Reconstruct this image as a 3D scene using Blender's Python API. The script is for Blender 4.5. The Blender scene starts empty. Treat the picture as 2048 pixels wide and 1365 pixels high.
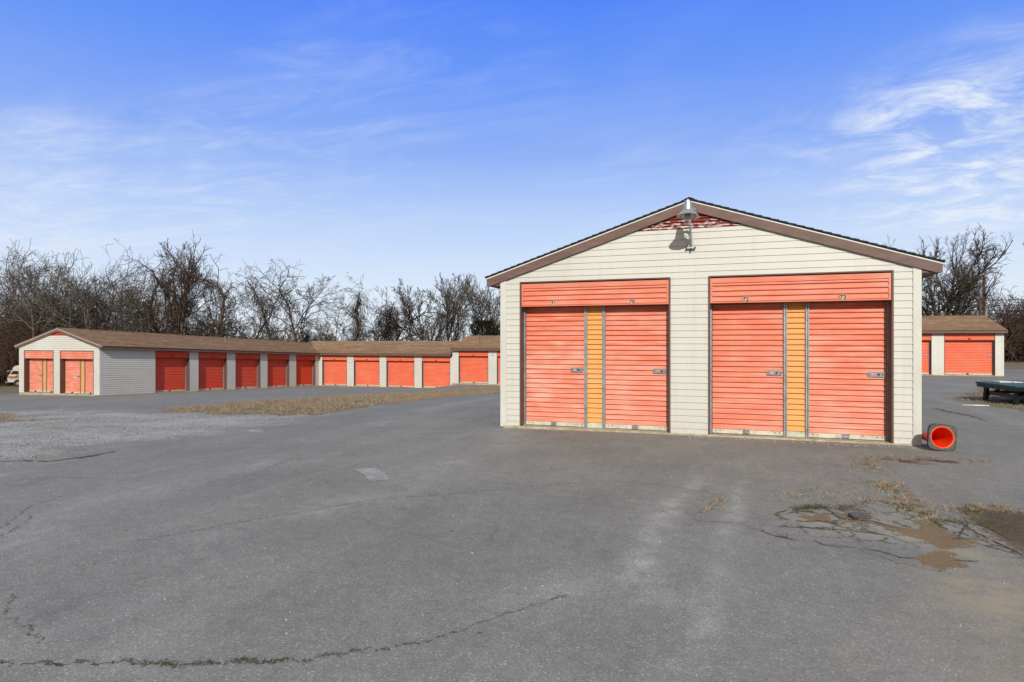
import bpy, bmesh, math, random
import numpy as np
from mathutils import Vector, Matrix

random.seed(7)
rng = np.random.default_rng(11)
PI = math.pi
S = bpy.context.scene
C = S.collection

# ------------------------------------------------------------------ node helpers
def newmat(name):
    m = bpy.data.materials.new(name); m.use_nodes = True
    nt = m.node_tree
    for n in list(nt.nodes):
        nt.nodes.remove(n)
    out = nt.nodes.new('ShaderNodeOutputMaterial')
    b = nt.nodes.new('ShaderNodeBsdfPrincipled')
    nt.links.new(b.outputs[0], out.inputs[0])
    return m, NT(nt), b

class NT:
    def __init__(s, nt): s.nt = nt
    def n(s, t, **k):
        o = s.nt.nodes.new(t)
        for a, v in k.items():
            setattr(o, a, v)
        return o
    def put(s, sock, v):
        if hasattr(v, 'links') or isinstance(v, bpy.types.NodeSocket):
            s.nt.links.new(v, sock)
        else:
            if isinstance(v, (tuple, list)) and len(v) == 3 and sock.type == 'RGBA':
                v = (*v, 1)
            sock.default_value = v
    def math(s, op, a, b=0.0, c=None, clamp=False):
        o = s.n('ShaderNodeMath', operation=op); o.use_clamp = clamp
        s.put(o.inputs[0], a); s.put(o.inputs[1], b)
        if c is not None: s.put(o.inputs[2], c)
        return o.outputs[0]
    def mix(s, f, a, b, mode='MIX'):
        o = s.n('ShaderNodeMix', data_type='RGBA', blend_type=mode)
        s.put(o.inputs[0], f); s.put(o.inputs[6], a); s.put(o.inputs[7], b)
        return o.outputs[2]
    def noise(s, vec, scale, detail=3, rough=.55, out=0, dist=0.0):
        o = s.n('ShaderNodeTexNoise'); s.put(o.inputs['Vector'], vec)
        o.inputs['Scale'].default_value = scale; o.inputs['Detail'].default_value = detail
        o.inputs['Roughness'].default_value = rough; o.inputs['Distortion'].default_value = dist
        return o.outputs[out]
    def voro(s, vec, scale, feature='F1', out='Distance'):
        o = s.n('ShaderNodeTexVoronoi', feature=feature); s.put(o.inputs['Vector'], vec)
        o.inputs['Scale'].default_value = scale
        return o.outputs[out]
    def ramp(s, f, stops, interp='LINEAR'):
        o = s.n('ShaderNodeValToRGB'); s.put(o.inputs[0], f)
        e = o.color_ramp.elements; o.color_ramp.interpolation = interp
        while len(e) < len(stops): e.new(.5)
        for i, (p, c) in enumerate(stops):
            e[i].position = p
            e[i].color = (c, c, c, 1) if not isinstance(c, (tuple, list)) else (*c, 1)
        return o.outputs[0]
    def smooth(s, v, a, b):
        o = s.n('ShaderNodeMapRange', interpolation_type='SMOOTHSTEP')
        s.put(o.inputs[0], v); o.inputs[1].default_value = a; o.inputs[2].default_value = b
        return o.outputs[0]
    def scale(s, vec, k):
        o = s.n('ShaderNodeMapping'); s.put(o.inputs[0], vec); o.inputs['Scale'].default_value = k
        return o.outputs[0]
    def pos(s): return s.n('ShaderNodeNewGeometry').outputs['Position']
    def obj(s): return s.n('ShaderNodeTexCoord').outputs['Object']
    def uv(s): return s.n('ShaderNodeTexCoord').outputs['UV']
    def attr(s, name): return s.n('ShaderNodeAttribute', attribute_name=name).outputs['Fac']
    def bump(s, h, strength=.4, dist=.01):
        o = s.n('ShaderNodeBump'); s.put(o.inputs['Height'], h)
        o.inputs['Strength'].default_value = strength; o.inputs['Distance'].default_value = dist
        return o.outputs[0]

def simple(name, col, rough=.6, var=.12, scale=6, metal=0.0, bump=0.0, dirt=None, spec=.4):
    m, t, b = newmat(name)
    p = t.pos()
    n = t.noise(p, scale, 4)
    c0 = tuple(x * (1 - var) for x in col); c1 = tuple(min(1, x * (1 + var)) for x in col)
    c = t.mix(t.smooth(n, .3, .7), c0, c1)
    if dirt:
        c = t.mix(t.smooth(t.noise(p, scale * 2.7, 6, .65), .52, .72), c, dirt)
    t.put(b.inputs['Base Color'], c)
    b.inputs['Roughness'].default_value = rough
    b.inputs['Metallic'].default_value = metal
    b.inputs['Specular IOR Level'].default_value = spec
    if bump:
        t.put(b.inputs['Normal'], t.bump(t.noise(p, scale * 8, 4), bump, .004))
    return m

# ------------------------------------------------------------------ materials
def m_siding():
    m, t, b = newmat('vinyl_siding')
    p = t.pos()
    big = t.noise(t.scale(p, (.7, .7, .35)), 1.1, 3)
    streak = t.noise(t.scale(p, (9, 9, .5)), 1.0, 4)
    c = t.mix(t.smooth(big, .3, .7), (.565, .55, .507), (.62, .603, .56))
    c = t.mix(t.math('MULTIPLY', t.smooth(streak, .5, .8), .35), c, (.47, .44, .385))
    zz = t.n('ShaderNodeSeparateXYZ'); t.put(zz.inputs[0], p)
    spl = t.smooth(zz.outputs[2], .45, .0)
    spl = t.math('MULTIPLY', spl, t.smooth(t.noise(p, 14, 5, .7), .38, .7))
    c = t.mix(t.math('MULTIPLY', spl, .3), c, (.34, .30, .25))
    t.put(b.inputs['Base Color'], c)
    b.inputs['Roughness'].default_value = .5
    b.inputs['Specular IOR Level'].default_value = .3
    t.put(b.inputs['Normal'], t.bump(t.noise(t.scale(p, (3, 3, 40)), 6, 3), .12, .003))
    return m

def m_rolled(name, base, dark, fade, fadeamt=.5, soil=True):
    m, t, b = newmat(name)
    p = t.pos()
    st = t.noise(t.scale(p, (1.1, 1.1, 11)), 1.6, 4, .6)
    bl = t.noise(p, 1.3, 3)
    oi = t.n('ShaderNodeObjectInfo').outputs['Random']
    c = t.mix(t.smooth(bl, .35, .7), base, dark)
    f = t.math('ADD', t.math('MULTIPLY', t.smooth(st, .38, .78), .75), t.math('MULTIPLY', t.smooth(bl, .42, .75), .45))
    zs = t.n('ShaderNodeSeparateXYZ'); t.put(zs.inputs[0], p)
    f = t.math('ADD', f, t.math('MULTIPLY', t.smooth(zs.outputs[2], 2.1, .2), .22))
    f = t.math('MULTIPLY', f, t.math('ADD', t.math('MULTIPLY', oi, .6), .6))
    t.put(b.inputs['Normal'], t.bump(t.noise(t.scale(p, (1, 1, 2.5)), 4.5, 3), .35, .012))
    c = t.mix(t.math('MULTIPLY', f, fadeamt, clamp=True), c, fade)
    if soil:
        sm = t.smooth(t.noise(t.scale(p, (2.5, 2.5, 9)), 7, 6, .72), .62, .78)
        c = t.mix(t.math('MULTIPLY', sm, .42), c, tuple(x * .45 for x in dark))
        rb = t.smooth(t.noise(t.scale(p, (8, 8, 1.3)), 2.2, 5, .65), .6, .8)
        c = t.mix(t.math('MULTIPLY', rb, .22), c, (.42, .13, .05))
    t.put(b.inputs['Base Color'], c)
    b.inputs['Roughness'].default_value = .48
    b.inputs['Specular IOR Level'].default_value = .35
    return m

def m_shingle(name, c0, c1, c2):
    m, t, b = newmat(name)
    uv = t.uv()
    br = t.n('ShaderNodeTexBrick'); t.put(br.inputs['Vector'], uv)
    br.offset = .5
    br.inputs['Scale'].default_value = 1.0
    br.inputs['Brick Width'].default_value = .30; br.inputs['Row Height'].default_value = .14
    br.inputs['Mortar Size'].default_value = .006
    br.inputs['Color1'].default_value = (*c0, 1); br.inputs['Color2'].default_value = (*c1, 1)
    br.inputs['Mortar'].default_value = (*c2, 1); br.inputs['Bias'].default_value = 0
    big = t.noise(t.scale(uv, (.35, 1.2, 1)), 1.4, 5, .6)
    c = t.mix(t.math('MULTIPLY', t.smooth(big, .38, .62), .6), br.outputs[0], tuple(x * .62 for x in c1))
    row = t.noise(t.scale(uv, (.30, 7.1, 1)), 1.0, 2, .6)
    c = t.mix(1.0, c, t.ramp(row, [(.32, .72), (.5, 1.0), (.68, 1.28)]), 'MULTIPLY')
    tab = t.noise(t.scale(uv, (3.4, 7.2, 1)), 1.0, 3, .7)
    c = t.mix(1.0, c, t.ramp(tab, [(.3, .62), (.5, 1.0), (.7, 1.35)]), 'MULTIPLY')
    gr = t.noise(t.pos(), 90, 2)
    c = t.mix(.35, c, t.ramp(gr, [(.3, tuple(x * .6 for x in c0)), (.7, tuple(min(1, x * 1.35) for x in c0))]))
    t.put(b.inputs['Base Color'], c)
    b.inputs['Roughness'].default_value = .9
    b.inputs['Specular IOR Level'].default_value = .15
    t.put(b.inputs['Normal'], t.bump(br.outputs['Fac'], -.35, .01))
    return m

def m_fascia():
    m, t, b = newmat('fascia_paint')
    p = t.pos()
    c = t.mix(t.smooth(t.noise(t.scale(p, (1, 1, 5)), 2.5, 4), .3, .7), (.125, .070, .058), (.175, .100, .085))
    chip = t.smooth(t.noise(p, 23, 7, .74), .665, .70)
    c = t.mix(chip, c, (.5, .42, .37))
    chip2 = t.smooth(t.noise(p, 5.1, 7, .7), .66, .70)
    c = t.mix(t.math('MULTIPLY', chip2, .6), c, (.31, .07, .035))
    nail = t.smooth(t.voro(p, 3.1), .035, .02)
    c = t.mix(nail, c, (.7, .65, .6))
    t.put(b.inputs['Base Color'], c); b.inputs['Roughness'].default_value = .6
    return m

def m_louver():
    m, t, b = newmat('peeling_red_louver')
    p = t.pos()
    n = t.noise(t.scale(p, (1, 1, 3.2)), 9, 6, .68)
    xx = t.n('ShaderNodeSeparateXYZ'); t.put(xx.inputs[0], p)
    lo = t.smooth(xx.outputs[2], 3.85, 3.62)
    f = t.smooth(t.math('ADD', n, t.math('MULTIPLY', lo, .10)), .575, .64)
    c = t.mix(f, (.22, .028, .020), (.66, .56, .53))
    t.put(b.inputs['Base Color'], c); b.inputs['Roughness'].default_value = .8
    return m

def m_ground():
    m, t, b = newmat('lot_surface')
    p = t.pos()
    sx = t.n('ShaderNodeSeparateXYZ'); t.put(sx.inputs[0], p)
    flat = t.scale(p, (1, 1, 0))
    dust, sand, dirt, allig, grav, grs = [t.attr(a) for a in ('dust', 'sand', 'dirt', 'allig', 'grav', 'grs')]
    wet = t.attr('wet')
    # old asphalt
    big = t.noise(flat, .35, 4, .6)
    med = t.noise(t.scale(flat, (1.3, .8, 0)), 1.1, 5, .62)
    fine = t.noise(flat, 62, 3, .7)
    stone = t.voro(flat, 120, out='Color')
    ss = t.n('ShaderNodeSeparateColor'); t.put(ss.inputs[0], stone)
    c = t.mix(t.smooth(big, .3, .7), (.192, .191, .182), (.237, .236, .225))
    c = t.mix(t.math('MULTIPLY', t.smooth(med, .38, .72), .45), c, (.282, .279, .262))
    # darker patches, old repairs and long tyre-polished bands
    pt = t.smooth(t.noise(flat, .62, 6, .72, dist=.6), .56, .66)
    c = t.mix(t.math('MULTIPLY', pt, .38), c, (.145, .148, .146))
    mot = t.noise(flat, 7.5, 5, .8)
    c = t.mix(1.0, c, t.ramp(mot, [(.28, .84), (.5, 1.0), (.72, 1.16)]), 'MULTIPLY')
    tb = t.noise(t.scale(flat, (2.6, .22, 0)), 1.2, 3, .6, dist=.4)
    c = t.mix(t.math('MULTIPLY', t.smooth(tb, .55, .75), .28), c, (.31, .315, .305))
    oil = t.smooth(t.voro(t.scale(flat, (1, .7, 0)), .42), .16, .02)
    oil = t.math('MULTIPLY', oil, t.smooth(t.noise(flat, 3.5, 5, .75), .42, .62))
    c = t.mix(t.math('MULTIPLY', oil, .5), c, (.085, .085, .08))
    dn = t.math('MULTIPLY', dust, t.smooth(t.noise(flat, 3.3, 6, .75), .28, .75))
    c = t.mix(t.math('MULTIPLY', dn, .85, clamp=True), c, (.44, .438, .42))
    c = t.mix(1.0, c, t.ramp(ss.outputs[0], [(.0, .78), (.45, .94), (.8, 1.03), (.94, 1.15), (1, 1.7)]), 'MULTIPLY')
    c = t.mix(1.0, c, t.ramp(fine, [(.25, .83), (.5, 1.0), (.75, 1.17)]), 'MULTIPLY')
    gap = t.smooth(t.voro(flat, 46, 'DISTANCE_TO_EDGE'), .09, .02)
    c = t.mix(t.math('MULTIPLY', gap, .15), c, (.06, .06, .062))
    # fine spidery cracks, sparse
    wv = t.n('ShaderNodeVectorMath', operation='ADD')
    t.put(wv.inputs[0], flat)
    nz = t.n('ShaderNodeVectorMath', operation='SCALE'); t.put(nz.inputs[0], t.noise(flat, 3.0, 5, .7, out=1)); nz.inputs['Scale'].default_value = .30
    t.nt.links.new(nz.outputs[0], wv.inputs[1])
    warp = wv.outputs[0]
    hair = t.smooth(t.voro(warp, .33, 'DISTANCE_TO_EDGE'), .006, .0015)
    hair = t.math('MULTIPLY', hair, t.smooth(t.noise(flat, .5, 2), .5, .6))
    c = t.mix(t.math('MULTIPLY', hair, .22), c, (.05, .047, .043))
    # sandy wash
    sn = t.math('MULTIPLY', sand, t.smooth(t.noise(flat, 4, 5, .7), .2, .65))
    c = t.mix(t.math('MULTIPLY', sn, .72, clamp=True), c, (.36, .305, .215))
    c = t.mix(t.math('MULTIPLY', t.smooth(allig, .3, .8), .45), c, (.285, .285, .255))
    # alligator cracking
    al = t.voro(warp, 4.2, 'DISTANCE_TO_EDGE')
    al2 = t.voro(warp, 10.5, 'DISTANCE_TO_EDGE')
    a1 = t.math('MULTIPLY', t.smooth(al, .075, .02), t.smooth(allig, .30, .50))
    a2 = t.math('MULTIPLY', t.smooth(al2, .06, .02), t.smooth(t.math('ADD', allig, t.math('MULTIPLY', t.noise(flat, 2.5, 3), .5)), 1.1, 1.25))
    aa = t.math('MAXIMUM', a1, a2)
    aa = t.math('MULTIPLY', aa, t.smooth(t.noise(flat, 4.0, 3), .35, .52))
    c = t.mix(t.math('MULTIPLY', aa, .82), c, t.mix(t.noise(flat, 2.2, 2), (.060, .058, .025), (.090, .060, .034)))
    # brown silt
    df = t.smooth(t.math('ADD', dirt, t.math('MULTIPLY', t.math('SUBTRACT', t.noise(flat, 14, 6, .72), .5), .9)), .46, .56)
    dc = t.mix(t.smooth(t.noise(flat, 30, 4, .7), .3, .7), (.155, .104, .052), (.235, .165, .090))
    dc = t.mix(t.smooth(wet, .3, .8), dc, t.mix(t.smooth(t.noise(flat, 36, 5, .8), .35, .65), (.055, .040, .020), (.12, .085, .045)))
    dfx = t.math('MULTIPLY', df, t.math('ADD', t.math('MULTIPLY', t.smooth(t.noise(flat, 11, 6, .8), .30, .52), .35), .65))
    c = t.mix(dfx, c, dc)
    # gravel
    gs = t.voro(flat, 34, out='Color'); gsc = t.n('ShaderNodeSeparateColor'); t.put(gsc.inputs[0], gs)
    gc = t.ramp(gsc.outputs[0], [(0, (.12, .12, .11)), (.35, (.22, .22, .208)), (.75, (.31, .31, .295)), (1, (.52, .52, .50))])
    gb = t.smooth(t.noise(t.scale(flat, (.7, 1.4, 1)), .55, 5, .65), .36, .62)
    gc = t.mix(gb, gc, t.mix(.5, gc, (.42, .425, .425)))
    gm = t.smooth(t.noise(flat, .9, 6, .75), .50, .64)
    gc = t.mix(t.math('MULTIPLY', gm, .6), gc, (.20, .165, .105))
    gf = t.smooth(t.math('ADD', grav, t.math('MULTIPLY', t.math('SUBTRACT', t.noise(flat, 2.6, 6, .78), .5), 1.3)), .25, .80)
    c = t.mix(gf, c, gc)
    # dead winter grass
    g1 = t.noise(t.scale(flat, (1, 1, 1)), 24, 5, .8)
    g2 = t.noise(flat, 1.2, 5, .7)
    g3 = t.noise(flat, 5, 4, .7)
    gg = t.mix(t.smooth(g1, .32, .68), (.090, .068, .045), (.30, .235, .16))
    gg = t.mix(t.math('MULTIPLY', t.smooth(g2, .4, .7), .6), gg, (.15, .105, .06))
    gg = t.mix(t.math('MULTIPLY', t.smooth(g3, .50, .70), .5), gg, (.085, .070, .042))
    grf = t.smooth(t.math('ADD', grs, t.math('MULTIPLY', t.math('SUBTRACT', t.noise(flat, 2.2, 6, .78), .5), 1.0)), .42, .58)
    c = t.mix(grf, c, gg)
    t.put(b.inputs['Base Color'], c)
    t.put(b.inputs['Roughness'], t.mix(df, (.88, .88, .88), (.7, .7, .7)))
    b.inputs['Specular IOR Level'].default_value = .22
    h = t.math('ADD', t.math('MULTIPLY', fine, .5), t.math('MULTIPLY', ss.outputs[1], .5))
    t.put(b.inputs['Normal'], t.bump(h, .55, .006))
    return m

def m_bark(name, a, bcol, sc=3):
    m, t, b = newmat(name)
    p = t.pos()
    n = t.noise(t.scale(p, (2.5, 2.5, .7)), sc, 4, .65)
    t.put(b.inputs['Base Color'], t.mix(t.smooth(n, .35, .65), a, bcol))
    b.inputs['Roughness'].default_value = .9; b.inputs['Specular IOR Level'].default_value = .15
    return m

M = {}
M['siding'] = m_siding()
M['trim'] = simple('corner_trim_vinyl', (.60, .588, .55), .5, .05, 2)
M['orange'] = m_rolled('orange_door_paint', (.70, .165, .088), (.66, .18, .10), (.82, .42, .34), .85)
M['orange_head'] = m_rolled('orange_header_paint', (.71, .18, .10), (.66, .19, .115), (.82, .38, .30), .8)
M['orange_far'] = m_rolled('orange_far_door_paint', (.75, .125, .050), (.69, .14, .062), (.80, .25, .17), .55)
M['orange_shaded'] = m_rolled('shaded_side_door_orange', (.70, .060, .018), (.62, .075, .028), (.72, .17, .10), .30)  # wing A door orange, deepened and less faded to paint in that wall's shade
M['amber'] = m_rolled('amber_panel_paint', (.78, .36, .085), (.72, .31, .08), (.74, .42, .21), .5, False)
M['galv'] = simple('galvanised_steel', (.36, .39, .42), .45, .18, 9, .55, .0, (.24, .25, .26))
M['rail'] = simple('weathered_aluminium_rail', (.60, .585, .50), .5, .12, 5, .25, 0, (.34, .29, .2))
M['plate'] = simple('latch_steel', (.30, .34, .37), .4, .25, 22, .6)
M['black'] = simple('black_rubber', (.014, .014, .015), .7, .3, 20)
M['brown'] = m_fascia()
M['brown_in'] = simple('brown_jamb_paint', (.125, .066, .056), .55, .12, 3)
M['white_metal'] = simple('white_drip_edge', (.72, .71, .68), .45, .06, 3)
M['dark_shingle'] = m_shingle('charcoal_shingles', (.030, .036, .038), (.018, .021, .022), (.006, .006, .006))
M['tan_shingle'] = m_shingle('tan_brown_shingles', (.37, .24, .15), (.185, .112, .068), (.085, .052, .034))
M['concrete'] = simple('stained_concrete', (.40, .345, .25), .9, .22, 5, 0, .5, (.20, .165, .11))
M['louver'] = m_louver()
M['red_flat'] = simple('red_gable_paint', (.36, .045, .022), .7, .2, 6)
M['alu'] = simple('spun_aluminium', (.58, .60, .60), .34, .12, 30, .85)
M['glassy'] = simple('clouded_lamp_glass', (.35, .36, .34), .15, .1, 12, 0)
M['ground'] = m_ground()
M['bark'] = m_bark('grey_brown_bark', (.050, .042, .036), (.145, .120, .098))
M['bark_pale'] = m_bark('pale_bark', (.085, .072, .062), (.19, .165, .14))
M['bark_red'] = m_bark('reddish_twigs', (.058, .037, .029), (.125, .080, .062))
M['vine'] = m_bark('dead_vines', (.020, .015, .011), (.055, .037, .026))
M['cedar'] = m_bark('cedar_foliage', (.010, .013, .007), (.032, .034, .018), 1.4)
M['pole'] = m_bark('creosoted_pole', (.075, .045, .032), (.14, .085, .06))
M['cone'] = simple('orange_cone_plastic', (.80, .045, .006), .42, .08, 8, 0)
M['cone_rim'] = simple('orange_cone_collar', (.85, .10, .035), .4, .06, 8)
M['green_wood'] = simple('dark_green_table_paint', (.008, .017, .016), .42, .3, 5, 0, .3)
M['green_top'] = simple('weathered_green_table_top', (.020, .062, .052), .5, .35, 3.5, 0, .2, (.075, .10, .095))
M['white'] = simple('white_board', (.72, .72, .71), .6, .1, 6, 0, 0, (.45, .43, .38))
M['van_white'] = simple('cream_van_paint', (.50, .48, .43), .3, .05, 2)
M['van_stripe'] = simple('orange_van_stripe', (.42, .11, .035), .35, .1, 2)
M['van_glass'] = simple('dark_van_glass', (.02, .022, .025), .08, .1, 3, 0, 0, None, .6)
M['chrome'] = simple('dull_chrome', (.55, .55, .55), .25, .1, 5, .9)
M['paint_mark'] = None
M['crack'] = simple('crack_soil', (.080, .070, .050), .95, .6, 18)
M['crack_moss'] = simple('crack_moss', (.085, .080, .032), .95, .5, 20)
M['ink'] = simple('black_decal', (.008, .008, .008), .6, .2, 30)
M['ink_faded'] = simple('worn_decal', (.42, .22, .12), .6, .3, 30)
M['decal_bg'] = simple('yellowed_decal_film', (.62, .40, .26), .6, .15, 30)
M['straw'] = simple('straw_blades', (.29, .225, .15), .9, .4, 9)
M['weed_red'] = simple('red_brown_weeds', (.13, .060, .035), .9, .4, 20)
M['weed_green'] = simple('olive_weeds', (.075, .085, .025), .9, .4, 20)
M['pebble'] = simple('pale_pebbles', (.50, .50, .48), .8, .3, 60)
M['stone'] = simple('grey_gravel_stones', (.27, .265, .25), .9, .4, 60)
M['leaf'] = simple('dead_leaf', (.16, .08, .04), .8, .4, 30)
def m_mark():
    m, t, b = newmat('worn_white_paint')
    p = t.pos()
    f = t.smooth(t.noise(p, 45, 5, .8), .42, .60)
    f2 = t.smooth(t.noise(p, 4.5, 3), .35, .62)
    c = t.mix(t.math('MULTIPLY', f, t.math('ADD', t.math('MULTIPLY', f2, .7), .3)), (.19, .19, .19), (.52, .52, .51))
    t.put(b.inputs['Base Color'], c); b.inputs['Roughness'].default_value = .85
    return m
M['paint_mark'] = m_mark()

# ------------------------------------------------------------------ mesh helpers
class MB:
    """collects quads / polygons, optional uv per corner"""
    def __init__(s): s.v = []; s.f = []; s.uv = {}; s.mi = []; s.cur = 0
    def poly(s, pts, uv=None):
        b = len(s.v); s.v += [tuple(p) for p in pts]
        s.f.append(tuple(range(b, b + len(pts)))); s.mi.append(s.cur)
        if uv: s.uv[len(s.f) - 1] = uv
    def box(s, a, b, fn=None):
        (x0, y0, z0), (x1, y1, z1) = a, b
        P = [(x0, y0, z0), (x1, y0, z0), (x1, y1, z0), (x0, y1, z0), (x0, y0, z1), (x1, y0, z1), (x1, y1, z1), (x0, y1, z1)]
        if fn: P = [fn(*p) for p in P]
        n = len(s.v); s.v += P
        for q in ((0, 3, 2, 1), (4, 5, 6, 7), (0, 1, 5, 4), (1, 2, 6, 5), (2, 3, 7, 6), (3, 0, 4, 7)):
            s.f.append(tuple(n + i for i in q)); s.mi.append(s.cur)
    def tube(s, pts, rad, n=8, caps=True):
        pts = [Vector(p) for p in pts]
        if not isinstance(rad, (list, tuple)): rad = [rad] * len(pts)
        base = len(s.v); prev = None
        for i, p in enumerate(pts):
            d = (pts[min(i + 1, len(pts) - 1)] - pts[max(i - 1, 0)]).normalized()
            if prev is None:
                a = d.cross(Vector((0, 0, 1)))
                if a.length < .1: a = d.cross(Vector((1, 0, 0)))
                a.normalize()
            else:
                a = (prev - d * prev.dot(d)).normalized()
            prev = a; bb = d.cross(a)
            for k in range(n):
                t = 2 * PI * k / n
                s.v.append(tuple(p + (a * math.cos(t) + bb * math.sin(t)) * rad[i]))
        for i in range(len(pts) - 1):
            for k in range(n):
                k2 = (k + 1) % n
                s.f.append((base + i * n + k, base + i * n + k2, base + (i + 1) * n + k2, base + (i + 1) * n + k)); s.mi.append(s.cur)
        if caps:
            s.f.append(tuple(base + k for k in range(n))[::-1]); s.mi.append(s.cur)
            s.f.append(tuple(base + (len(pts) - 1) * n + k for k in range(n))); s.mi.append(s.cur)
    def lathe(s, prof, n=24, M4=None, closed=False):
        base = len(s.v)
        for r, z in prof:
            for k in range(n):
                t = 2 * PI * k / n
                p = Vector((r * math.cos(t), r * math.sin(t), z))
                s.v.append(tuple(M4 @ p) if M4 else tuple(p))
        for i in range(len(prof) - 1):
            for k in range(n):
                k2 = (k + 1) % n
                s.f.append((base + i * n + k, base + i * n + k2, base + (i + 1) * n + k2, base + (i + 1) * n + k)); s.mi.append(s.cur)
    def build(s, name, mat, parent=None, smooth=False, bevel=0, mats=None, wn=False):
        me = bpy.data.meshes.new(name)
        me.from_pydata(s.v, [], s.f)
        for m in (mats or [mat]): me.materials.append(m)
        if mats:
            me.polygons.foreach_set('material_index', s.mi)
        if s.uv:
            u = me.uv_layers.new(name='UVMap')
            for fi, c in s.uv.items():
                for k, li in enumerate(me.polygons[fi].loop_indices):
                    u.data[li].uv = c[k]
        if smooth:
            me.polygons.foreach_set('use_smooth', [True] * len(me.polygons))
        me.update()
        o = bpy.data.objects.new(name, me); C.objects.link(o)
        if parent:
            o.parent = parent
        if bevel:
            mod = o.modifiers.new('bevel', 'BEVEL'); mod.width = bevel; mod.segments = 2; mod.limit_method = 'ANGLE'
        return o

def tag(o, label=None, cat=None, group=None, kind=None):
    if label: o['label'] = label
    if cat: o['category'] = cat
    if group: o['group'] = group
    if kind: o['kind'] = kind
    return o

def empty(name, loc=(0, 0, 0), rz=0):
    o = bpy.data.objects.new(name, None); C.objects.link(o)
    o.location = loc; o.rotation_euler = (0, 0, rz)
    o.empty_display_size = .2
    return o

def adopt(child, root):
    """parent an object whose mesh is in world coordinates"""
    child.parent = root
    R = Matrix.Translation(root.location) @ root.rotation_euler.to_matrix().to_4x4()
    child.matrix_parent_inverse = R.inverted()
    return child

# ------------------------------------------------------------------ terrain
CP = [(0,0,0),(-4.1,11.4,-.02),(2.9,11.4,.0),(-.6,11.4,0),(-.6,20,-.1),(8,11,-.02),(10,18,-.08),(12,0,0),(-10,0,0),(-9,5,0),(-10,11,-.12),(-20,15,-.55),(-20,5,-.4),
(-30.3,23.4,-1.15),(-36.2,23.4,-1.26),(-30.3,32,-1.5),(-30.3,41.6,-1.87),(-25,41.6,-1.84),(-20,41.6,-1.72),(-17.5,41.6,-1.6),(-13,41.6,-1.42),
(-2,41.6,-.95),(4,41.6,-.55),(10.5,41.6,-.33),(14.5,41.6,-.32),(-12,30,-1.0),(24,44,-.45),(20,25,-.2),(-64,41,-2.7),(-50,30,-1.9),(-45,55,-2.7),(-15,60,-2.2),(15,60,-.9),(-80,60,-3.4),(40,60,-1.0),(40,10,-.1),(-45,5,-1.2)]
cp = np.array(CP, float)
def _tps():
    n = len(cp); d = np.hypot(cp[:, None, 0] - cp[None, :, 0], cp[:, None, 1] - cp[None, :, 1])
    K = np.where(d > 0, d * d * np.log(d + 1e-9), 0) + np.eye(n) * 2.0
    Pm = np.c_[np.ones(n), cp[:, :2]]
    A = np.zeros((n + 3, n + 3)); A[:n, :n] = K; A[:n, n:] = Pm; A[n:, :n] = Pm.T
    return np.linalg.solve(A, np.r_[cp[:, 2], 0, 0, 0])
TW = _tps()
def G(x, y):
    x = np.asarray(x, float); y = np.asarray(y, float)
    xc = np.clip(x, -80, 40); yc = np.clip(y, -4, 62)
    z = TW[-3] + TW[-2] * xc + TW[-1] * yc
    for i in range(len(cp)):
        d2 = (xc - cp[i, 0]) ** 2 + (yc - cp[i, 1]) ** 2
        z = z + TW[i] * .5 * d2 * np.log(d2 + 1e-12)
    t = np.clip((x + 18.85) / .3 * .5 + .5, 0, 1); t = t * t * (3 - 2 * t)
    z = z + .33 * (t - .5) * np.exp(-((y - 41.6) / 2.6) ** 2) * np.exp(-((x + 18.85) / 2.6) ** 2)
    # small heave of the broken paving
    z = z + .025 * np.exp(-(((x - 1.15) / .35) ** 2 + ((y - 6.4) / .3) ** 2))
    return z
def g(x, y): return float(G(x, y))

def in_poly(X, Y, poly):
    r = np.zeros(X.shape, bool); n = len(poly); j = n - 1
    for i in range(n):
        xi, yi = poly[i]; xj, yj = poly[j]
        c = ((yi > Y) != (yj > Y)) & (X < (xj - xi) * (Y - yi) / (yj - yi + 1e-12) + xi)
        r ^= c; j = i
    return r
def seg_dist(X, Y, pts, closed=False):
    D = np.full(X.shape, 1e9)
    P = list(pts) + ([pts[0]] if closed else [])
    for (x0, y0), (x1, y1) in zip(P[:-1], P[1:]):
        dx, dy = x1 - x0, y1 - y0; L = dx * dx + dy * dy + 1e-12
        t = np.clip(((X - x0) * dx + (Y - y0) * dy) / L, 0, 1)
        D = np.minimum(D, np.hypot(X - x0 - t * dx, Y - y0 - t * dy))
    return D
def field(X, Y, poly, w):
    """soft inside mask: .5 on the outline, 0..1 over +-w"""
    d = seg_dist(X, Y, poly, True); s = np.where(in_poly(X, Y, poly), d, -d)
    return np.clip(.5 + .5 * s / w, 0, 1)
def gauss_line(X, Y, pts, w): return np.exp(-(seg_dist(X, Y, pts) / w) ** 2)

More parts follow.
